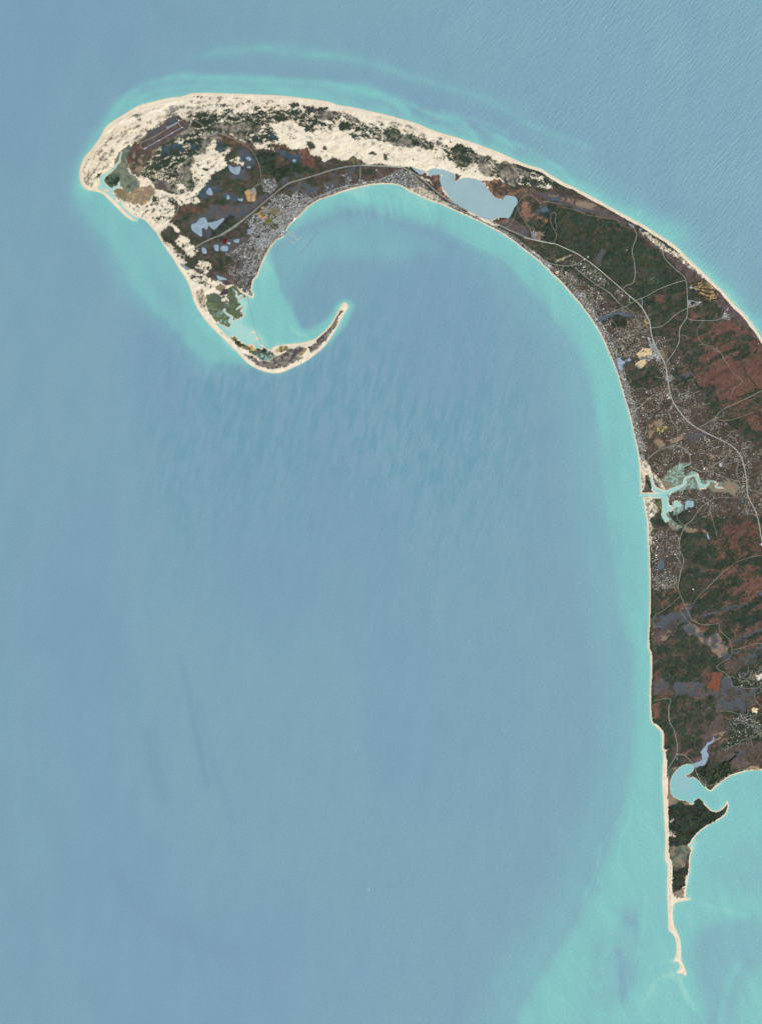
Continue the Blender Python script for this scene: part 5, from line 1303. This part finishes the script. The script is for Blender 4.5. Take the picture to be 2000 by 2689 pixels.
def P_(s, x, y): ox, oy, k = SHEET[s]; return ox + x / k, oy + y / k
def shed(name, label, cat, s, x, y, L, W, H, deg, roof, group=None, blocks=1):
    px, py = P_(s, x, y); z = float(zat(px, py)) - .5
    r = empty(name, (WX(px), WY(py), z), label, cat, group, math.radians(deg))
    b = MB(); b.box(0, 0, 0, L, W, H); b.build('wall', m_wwall, r)
    b = MB()
    b.add([(-L / 2 - 1, -W / 2 - 1, H), (L / 2 + 1, -W / 2 - 1, H), (L / 2 + 1, W / 2 + 1, H), (-L / 2 - 1, W / 2 + 1, H), (-L / 2 - 1, 0, H + W * .14), (L / 2 + 1, 0, H + W * .14)],
          [(0, 1, 5, 4), (2, 3, 4, 5), (0, 3, 2, 1)], [(1, 2, 5), (3, 0, 4)]); b.build('roof', roof, r)
    b = MB(); b.box(0, -W / 2 - .2, 0, L * .3, .5, H * .7); b.build('door', m_dark, r)
    b = MB()
    for k in range(3): b.box(-L * .3 + k * L * .3, W * .25, H + W * .05, 3, 3, 2.5)
    b.build('roof_vent', m_grey, r)
    return r
shed('hangar_building', 'white-roofed hangar at the north-east end of the airfield apron', 'building', 'A', 1056, 384, 34, 30, 9, 35, m_white)
shed('terminal_building', 'small grey terminal building beside the airfield hangar', 'building', 'A', 1040, 372, 22, 14, 6, 35, m_pale)
shed('waterfront_hall', 'large bright white-roofed building beside the curved town beach', 'building', 'L', 602, 198, 62, 40, 10, 42, m_white)
shed('wharf_building', 'pale building at the corner of the town lot above the piers', 'building', 'L', 325, 470, 40, 24, 9, 42, m_pale)
shed('school_building', 'large pale school building in a clearing amid brown woods', 'building', 'H', 1195, 290, 80, 50, 9, 80, m_pale)
shed('store_building', 'white-roofed building on the road south-west of the school clearing', 'building', 'H', 1022, 332, 60, 34, 8, 60, m_white)
shed('warehouse', 'northern of the two long white warehouses west of the highway bend', 'building', 'G', 832, 948, 52, 20, 8, 80, m_white, 'long white warehouses by the highway')
shed('warehouse', 'southern of the two long white warehouses west of the highway bend', 'building', 'G', 842, 975, 70, 22, 8, 15, m_white, 'long white warehouses by the highway')
shed('roadside_building', 'blue-roofed building with a curved front yard beside the highway', 'building', 'G', 680, 508, 60, 24, 7, 40, m_blue)
shed('depot_building', 'grey-roofed depot between the sand pit and the highway', 'building', 'G', 722, 600, 60, 34, 8, 55, m_pale)
shed('depot_building', 'white-roofed depot just south-east of the sand pit depot', 'building', 'G', 745, 618, 40, 24, 7, 55, m_white)
shed('lodge_building', 'lone white-roofed building on the bluff south of the river mouth', 'building', 'H', 502, 1272, 46, 34, 8, 10, m_white)
shed('works_building', 'white-roofed building at the east edge beside the highway', 'building', 'H', 1645, 1152, 60, 46, 9, 60, m_white)
shed('clubhouse', 'grey clubhouse beside the links near the outer beach', 'building', 'F', 880, 848, 44, 26, 8, 20, m_pale)
shed('white_house', 'white-roofed building in a clearing of the southern pine woods', 'building', 'I', 902, 196, 40, 26, 7, 120, m_white)
shed('motel_block', 'western of the long pale motel blocks north of the town end', 'building', 'B', 1025, 965, 70, 16, 6, 110, m_pale, 'long motel blocks behind the town')
shed('motel_block', 'teal-roofed motel block east of the first long block', 'building', 'B', 1066, 952, 70, 18, 6, 110, m_blue, 'long motel blocks behind the town')
shed('seaside_hotel', 'large pale grey hotel on the shore where the town ends', 'building', 'B', 1340, 925, 90, 34, 8, 12, m_pale)
shed('seaside_hotel', 'blue-grey roofed hotel just inland of the large pale one', 'building', 'B', 1300, 905, 60, 30, 8, 100, m_blue)
shed('beach_motel', 'western of the pale motels on the bay beach below the highway curve', 'building', 'E', 480, 1005, 70, 24, 7, -38, m_white, 'motels on the bay beach')
shed('beach_motel', 'eastern of the pale motels on the bay beach below the highway curve', 'building', 'E', 525, 1040, 74, 26, 7, -38, m_pale, 'motels on the bay beach')
shed('beach_motel', 'grey motel where the shore road meets the bay beach', 'building', 'E', 660, 1168, 70, 40, 8, -35, m_pale, 'motels on the bay beach')
shed('roadside_building', 'pale building north of the highway at the wood edge', 'building', 'E', 1145, 1062, 50, 30, 8, 50, m_pale)
shed('roadside_building', 'cream building south of the highway opposite the wood edge one', 'building', 'E', 1100, 1092, 46, 26, 8, 50, m_wwall)
shed('research_block', 'pale block in the middle of the light-coloured base near the outer beach', 'building', 'F', 1265, 1150, 60, 24, 8, 40, m_blue, 'blocks of the base near the outer beach')
shed('research_block', 'long pale block at the north end of the light-coloured base', 'building', 'F', 1275, 1085, 60, 20, 8, 70, m_pale, 'blocks of the base near the outer beach')
shed('cottage_hall', 'pale building at the coast corner of the breakwater root', 'building', 'D', 745, 640, 30, 20, 7, 40, m_white)

def tank(name, label, cat, s, x, y, R_, H, domed):
    px, py = P_(s, x, y); r = empty(name, (WX(px), WY(py), float(zat(px, py)) - .4), label, cat)
    N = 20; a_ = np.linspace(0, 2 * math.pi, N, endpoint=False)
    V = []; F = []
    for z in (0, H): V += [(R_ * math.cos(t), R_ * math.sin(t), z) for t in a_]
    F = [(k, (k + 1) % N, N + (k + 1) % N, N + k) for k in range(N)]
    mesh_obj('tank_wall', np.array(V), np.array(F), m_white, parent=r)
    V = []; rings = 5
    for q in range(rings):
        f = q / rings * math.pi / 2; V += [(R_ * math.cos(f) * math.cos(t), R_ * math.cos(f) * math.sin(t), H + (R_ if domed else R_ * .25) * math.sin(f)) for t in a_]
    V.append((0, 0, H + (R_ if domed else R_ * .25)))
    F = [(q * N + k, q * N + (k + 1) % N, (q + 1) * N + (k + 1) % N, (q + 1) * N + k) for q in range(rings - 1) for k in range(N)]
    F3 = [((rings - 1) * N + k, (rings - 1) * N + (k + 1) % N, rings * N) for k in range(N)]
    mesh_obj('dome', np.array(V), [np.array(F), np.array(F3)], m_white, parent=r, smooth_=True)
    b = MB(); b.box(R_ + .5, 0, 0, 1, 1, H); b.build('ladder', m_grey, r)
tank('water_tank', 'round white water tank in the brown heath north of the town', 'tank', 'C', 126, 648, 13, 10, False)
tank('radar_dome', 'white radar dome on the bluff at the right edge above the outer beach', 'dome', 'F', 1610, 1457, 11, 12, True)
tank('water_tank', 'white tank beside the round grey clearing in the northern forest', 'tank', 'F', 182, 440, 11, 8, False)

# ---- stone works in the water
def mound(name, label, P, w_, h_, top_w=.35, seed=1):
    r = np.random.default_rng(seed); P = np.asarray(P, float)
    d = np.hypot(*np.diff(P, axis=0).T); s = np.concatenate([[0], np.cumsum(d)]); n_ = max(3, int(s[-1] / .6)); t = np.linspace(0, s[-1], n_)
    x, y = np.interp(t, s, P[:, 0]), np.interp(t, s, P[:, 1]); tx, ty = np.gradient(x), np.gradient(y); L = np.hypot(tx, ty); nx_, ny_ = -ty / L, tx / L
    off = np.array([-.5, -.3, -top_w / 2, 0, top_w / 2, .3, .5]); hh = np.array([-3, h_ * .45, h_, h_ * 1.05, h_, h_ * .45, -3])
    root = empty(name, (WX(P[0, 0]), WY(P[0, 1]), 0), label, 'breakwater')
    O = np.array([WX(P[0, 0]), WY(P[0, 1]), 0])
    V = np.zeros((n_, 7, 3))
    for k in range(7):
        oo = off[k] * w_ * (1 + r.uniform(-.12, .12, n_)); V[:, k, 0] = WX(x + nx_ * oo); V[:, k, 1] = WY(y + ny_ * oo); V[:, k, 2] = hh[k] + r.uniform(-.5, .5, n_) * (abs(hh[k] + 3) > .1)
    a0 = (np.arange(n_ - 1) * 7)[:, None]
    F = np.concatenate([a0 + np.array([k, k + 1, k + 8, k + 7]) for k in range(6)])
    mesh_obj('rubble_core', V.reshape(-1, 3) - O, F, m_rock, parent=root)
    # capping boulders, joined: each is smaller than a pixel
    nb = n_ * 3; q = r.integers(0, n_, nb); oo = r.uniform(-.42, .42, nb) * w_
    b = MB()
    for i in range(nb):
        j = q[i]; f = abs(oo[i]) / (w_ * .5)
        b.box(float(WX(x[j] + nx_[j] * oo[i])) - O[0], float(WY(y[j] + ny_[j] * oo[i])) - O[1], h_ * (1 - f * .9) - .8, r.uniform(1.5, 3.4), r.uniform(1.5, 3), r.uniform(1.2, 2.4), r.uniform(0, 3), .75)
    b.build('boulders', m_rock, root, kind='stuff')
    return root
mound('harbour_breakwater', 'long straight detached stone breakwater off the town piers with a bent north end', pts('700 990 900 755 1050 570 1078 530 1086 495 1095 460', 'L'), 1.5, 3.5, seed=3)
mound('stone_causeway', 'long thin stone causeway across the pale flats to the far marsh', smooth(pts('745 665 755 705 775 790 795 870 815 945 832 1000 850 1035 880 1070 915 1100 945 1128', 'D'), 4, False), 1.15, 2.6, seed=4)
mound('river_jetty', 'northern stone jetty at the river mouth', pts('300 603 345 604 400 606', 'H'), 1.1, 2.6, seed=5)
mound('river_jetty', 'southern stone jetty at the river mouth', pts('318 652 345 642 405 637', 'H'), 1.1, 2.6, seed=6)

# ---- piers
def pier(label, P, w_, floats, sheds, seed):
    P = np.asarray(P, float); O = np.array([float(WX(P[0, 0])), float(WY(P[0, 1])), 0]); r = np.random.default_rng(seed)
    root = empty('town_pier', tuple(O), label, 'pier')
    for a_, b_ in zip(P[:-1], P[1:]):
        x1, y1, x2, y2 = WX(a_[0]) - O[0], WY(a_[1]) - O[1], WX(b_[0]) - O[0], WY(b_[1]) - O[1]
        L = math.hypot(x2 - x1, y2 - y1); an = math.atan2(y2 - y1, x2 - x1)
        b = MB(); b.box((x1 + x2) / 2, (y1 + y2) / 2, 3.6 + .01 * r.random(), L + w_ * .9, w_, .9, an); b.build('deck', m_plank, root)
        b = MB()
        for k in range(int(L / 9)):
            for sd in (-1, 0, 1):
                f = (k + .5) / int(L / 9); b.box(x1 + (x2 - x1) * f - math.sin(an) * sd * w_ * .42, y1 + (y2 - y1) * f + math.cos(an) * sd * w_ * .42, -4, .8, .8, 7.6, an)
        b.build('pilings', m_pile, root, kind='stuff')
    for (fx1, fy1, fx2, fy2) in floats:
        a_, b_ = P_('L', fx1, fy1), P_('L', fx2, fy2)
        x1, y1, x2, y2 = WX(a_[0]) - O[0], WY(a_[1]) - O[1], WX(b_[0]) - O[0], WY(b_[1]) - O[1]
        b = MB(); b.box((x1 + x2) / 2, (y1 + y2) / 2, .1, math.hypot(x2 - x1, y2 - y1), 5.5, .9, math.atan2(y2 - y1, x2 - x1)); b.build('floating_dock', m_plank, root)
    for (sx_, sy_, L, W, dg) in sheds:
        a_ = P_('L', sx_, sy_); b = MB(); b.box(WX(a_[0]) - O[0], WY(a_[1]) - O[1], 4.5, L, W, 4.5, math.radians(dg), .92); b.build('pier_shed', m_white, root)
    return root
pier('eastern town pier with a hooked outer end and floating docks', [P_('L', *p) for p in ((448, 480), (545, 550), (665, 668), (722, 605))], 15,
     [(540, 530, 590, 478), (582, 562, 632, 512), (622, 594, 660, 548), (668, 612, 702, 575), (497, 560, 535, 575), (575, 628, 600, 612)], [(560, 568, 26, 10, -45), (650, 655, 24, 11, -45), (690, 640, 20, 9, 48)], 1)
pier('western town pier, a straight deck with sheds at its outer end', [P_('L', *p) for p in ((385, 572), (425, 612), (485, 662), (585, 738))], 12,
     [(596, 745, 606, 772)], [(525, 692, 30, 9, -38), (570, 728, 26, 10, -38)], 2)

# ---- boats
def boat(label, x, y, deg, L, cabin, hullm, group=None, cat='boat', name='fishing_boat'):
    r = empty(name, (WX(x), WY(y), 0), label, cat, group, math.radians(deg)); W = L * .28
    st = [(-.5, .8, 1.2), (-.3, 1, 1.1), (.1, 1, 1.2), (.35, .62, 1.6), (.5, .04, 2.2)]
    V = []
    for t, wf, z in st: V += [(t * L, -wf * W / 2, z * L / 15), (t * L, wf * W / 2, z * L / 15), (t * L * .94, wf * W * .3, -1), (t * L * .94, -wf * W * .3, -1)]
    F = [(0, 1, 2, 3)]
    for k in range(4):
        a_ = 4 * k; F += [(a_, a_ + 4, a_ + 5, a_ + 1), (a_ + 1, a_ + 5, a_ + 6, a_ + 2), (a_ + 3, a_ + 7, a_ + 4, a_)]
    mesh_obj('hull', np.array(V), np.array(F), hullm, parent=r)
    b = MB(); b.box(L * cabin, 0, L * .075, L * .26, W * .6, L * .14, 0, .86); b.build('wheelhouse', m_hull, r)
    b = MB(); b.box(L * (cabin - .18), 0, L * .07, L * .015, L * .015, L * .42); b.box(L * (cabin - .3), 0, L * .3, L * .26, L * .012, L * .012); b.build('mast', m_pile, r)
    b = MB(); b.box(-L * .3, 0, L * .077, L * .2, W * .5, L * .03); b.build('deck_hatch', m_plank, r)
    return r
docked = [(508, 556, 40, 26, 'white fishing boat nearest the shore between the two town piers'), (522, 582, -40, 24, 'white fishing boat just seaward of the boat nearest the shore'),
          (594, 640, 20, 26, 'fishing boat lying alongside the middle of the eastern pier'), (655, 684, -30, 28, 'white fishing boat at the outer corner of the eastern pier'),
          (735, 612, 60, 22, 'small boat off the hooked tip of the eastern pier'), (604, 785, 80, 24, 'dark-hulled boat off the end of the western pier'),
          (560, 505, 45, 14, 'small boat at the northern floating dock'), (612, 530, 45, 14, 'small boat at the second floating dock from the shore'), (645, 565, 45, 13, 'small boat at the third floating dock from the shore')]
for k, (x, y, dg, L, lb) in enumerate(docked):
    px, py = P_('L', x, y); boat(lb, px, py, dg, L, .12, m_hullb if k in (2, 5) else m_hull, 'fishing boats at the town piers')
for x, y, s, lb in ((880, 688, 'L', 'small white boat moored between the eastern pier and the breakwater'), (710, 824, 'L', 'small white boat moored south of the western pier'), (995, 466, 'D', 'white boat moored off the western end of town near the shallows')):
    px, py = P_(s, x, y); boat(lb, px, py, 70, 20, -.05, m_hull, 'boats moored in the harbour', name='moored_boat')
def wake(x, y, dx, dy, L, w0, w1, label):
    n_ = 14; V = []
    for k in range(n_):
        t = k / (n_ - 1); w_ = (w0 + (w1 - w0) * t) / 2 * (1 + .25 * math.sin(k * 2.1)); cx, cy = x + dx * L * t, y + dy * L * t
        V += [(WX(cx - dy * w_), WY(cy + dx * w_), .25), (WX(cx + dy * w_), WY(cy - dx * w_), .25)]
    F = [(2 * k, 2 * k + 2, 2 * k + 3, 2 * k + 1) for k in range(n_ - 1)]
    mesh_obj('wake_foam', np.array(V), np.array(F), m_foam, kind='stuff', label=label)
boat('lone white motor boat heading north on the open bay near the bottom', 967.5, 2332.5, 90, 34, .1, m_hull, name='motor_boat'); wake(967.5, 2333.5, .04, 1, 6, .8, 1.3, 'white wake trailing behind the lone boat in the southern bay')
boat('tiny white boat on the bay south-east of the hooked sand spit', 979, 963, 88, 26, .1, m_hull, name='motor_boat'); wake(979, 963.5, 0, 1, 3, .6, .9, 'short white wake of the boat south-east of the spit')

# ---- surf on the outer beach
def surf(P, w_, seed, label):
    r = np.random.default_rng(seed); P = smooth(P, 10, False); n_ = len(P)
    d = np.gradient(P, axis=0); nn_ = np.stack([-d[:, 1], d[:, 0]], 1) / (np.hypot(d[:, 0], d[:, 1])[:, None] + 1e-9)
    ww = w_ * np.clip(fbm(P[:, 0], P[:, 1], 7, 3, seed=seed) * 2.6 - .75, .0, 1.4)[:, None]
    L_, R_ = P + nn_ * ww / 2, P - nn_ * ww / 2
    V = np.concatenate([np.stack([WX(q[:, 0]), WY(q[:, 1]), np.full(n_, .35)], 1) for q in (L_, R_)])
    k = np.arange(n_ - 1)
    mesh_obj('surf_foam', V, np.stack([k, k + 1, n_ + k + 1, n_ + k], 1), m_foam, kind='stuff', label=label)
surf(pts('1020 658 1050 685 1085 716', 'F'), 1.0, 3, 'short white line of surf off the links')
surf(pts('1238 868 1270 910 1330 975 1400 1060 1460 1130', 'F'), 1.3, 4, 'white line of surf along the outer beach north of the base')
surf(pts('1465 1120 1520 1200 1580 1270 1652 1345 1700 1400', 'F'), 1.3, 5, 'white line of surf off the outer beach at the right edge')
surf(pts('700 252 600 248 500 247', 'P') , .5, 7, 'thin foam at the edge of the northern beach')
surf(pts('1190 1 1 1', 'P') if False else pts('660 330 720 300 800 270', 'P')[:0] or pts('344 288 362 278 380 271', 'P'), .7, 8, 'small fleck of foam at the north-western beach')
print('total', round(time.time() - T0, 1))

px_, py_ = P_('L', 138, 372)
mt = empty('monument_tower', (float(WX(px_)), float(WY(py_)), float(zat(px_, py_)) - .3), 'tall square granite tower on the dark round hill in the town', 'tower')
b = MB(); b.box(0, 0, 0, 16, 16, 5); b.build('plinth', m_rock, mt)
b = MB(); b.box(0, 0, 5, 9, 9, 58, 0, .82); b.build('shaft', m_rock, mt)
b = MB(); b.box(0, 0, 63, 9.6, 9.6, 8)
for a_ in (-1, 1):
    for c_ in (-1, 1): b.box(a_ * 4, c_ * 4, 71, 1.6, 1.6, 3)
b.build('belfry', m_rock, mt)
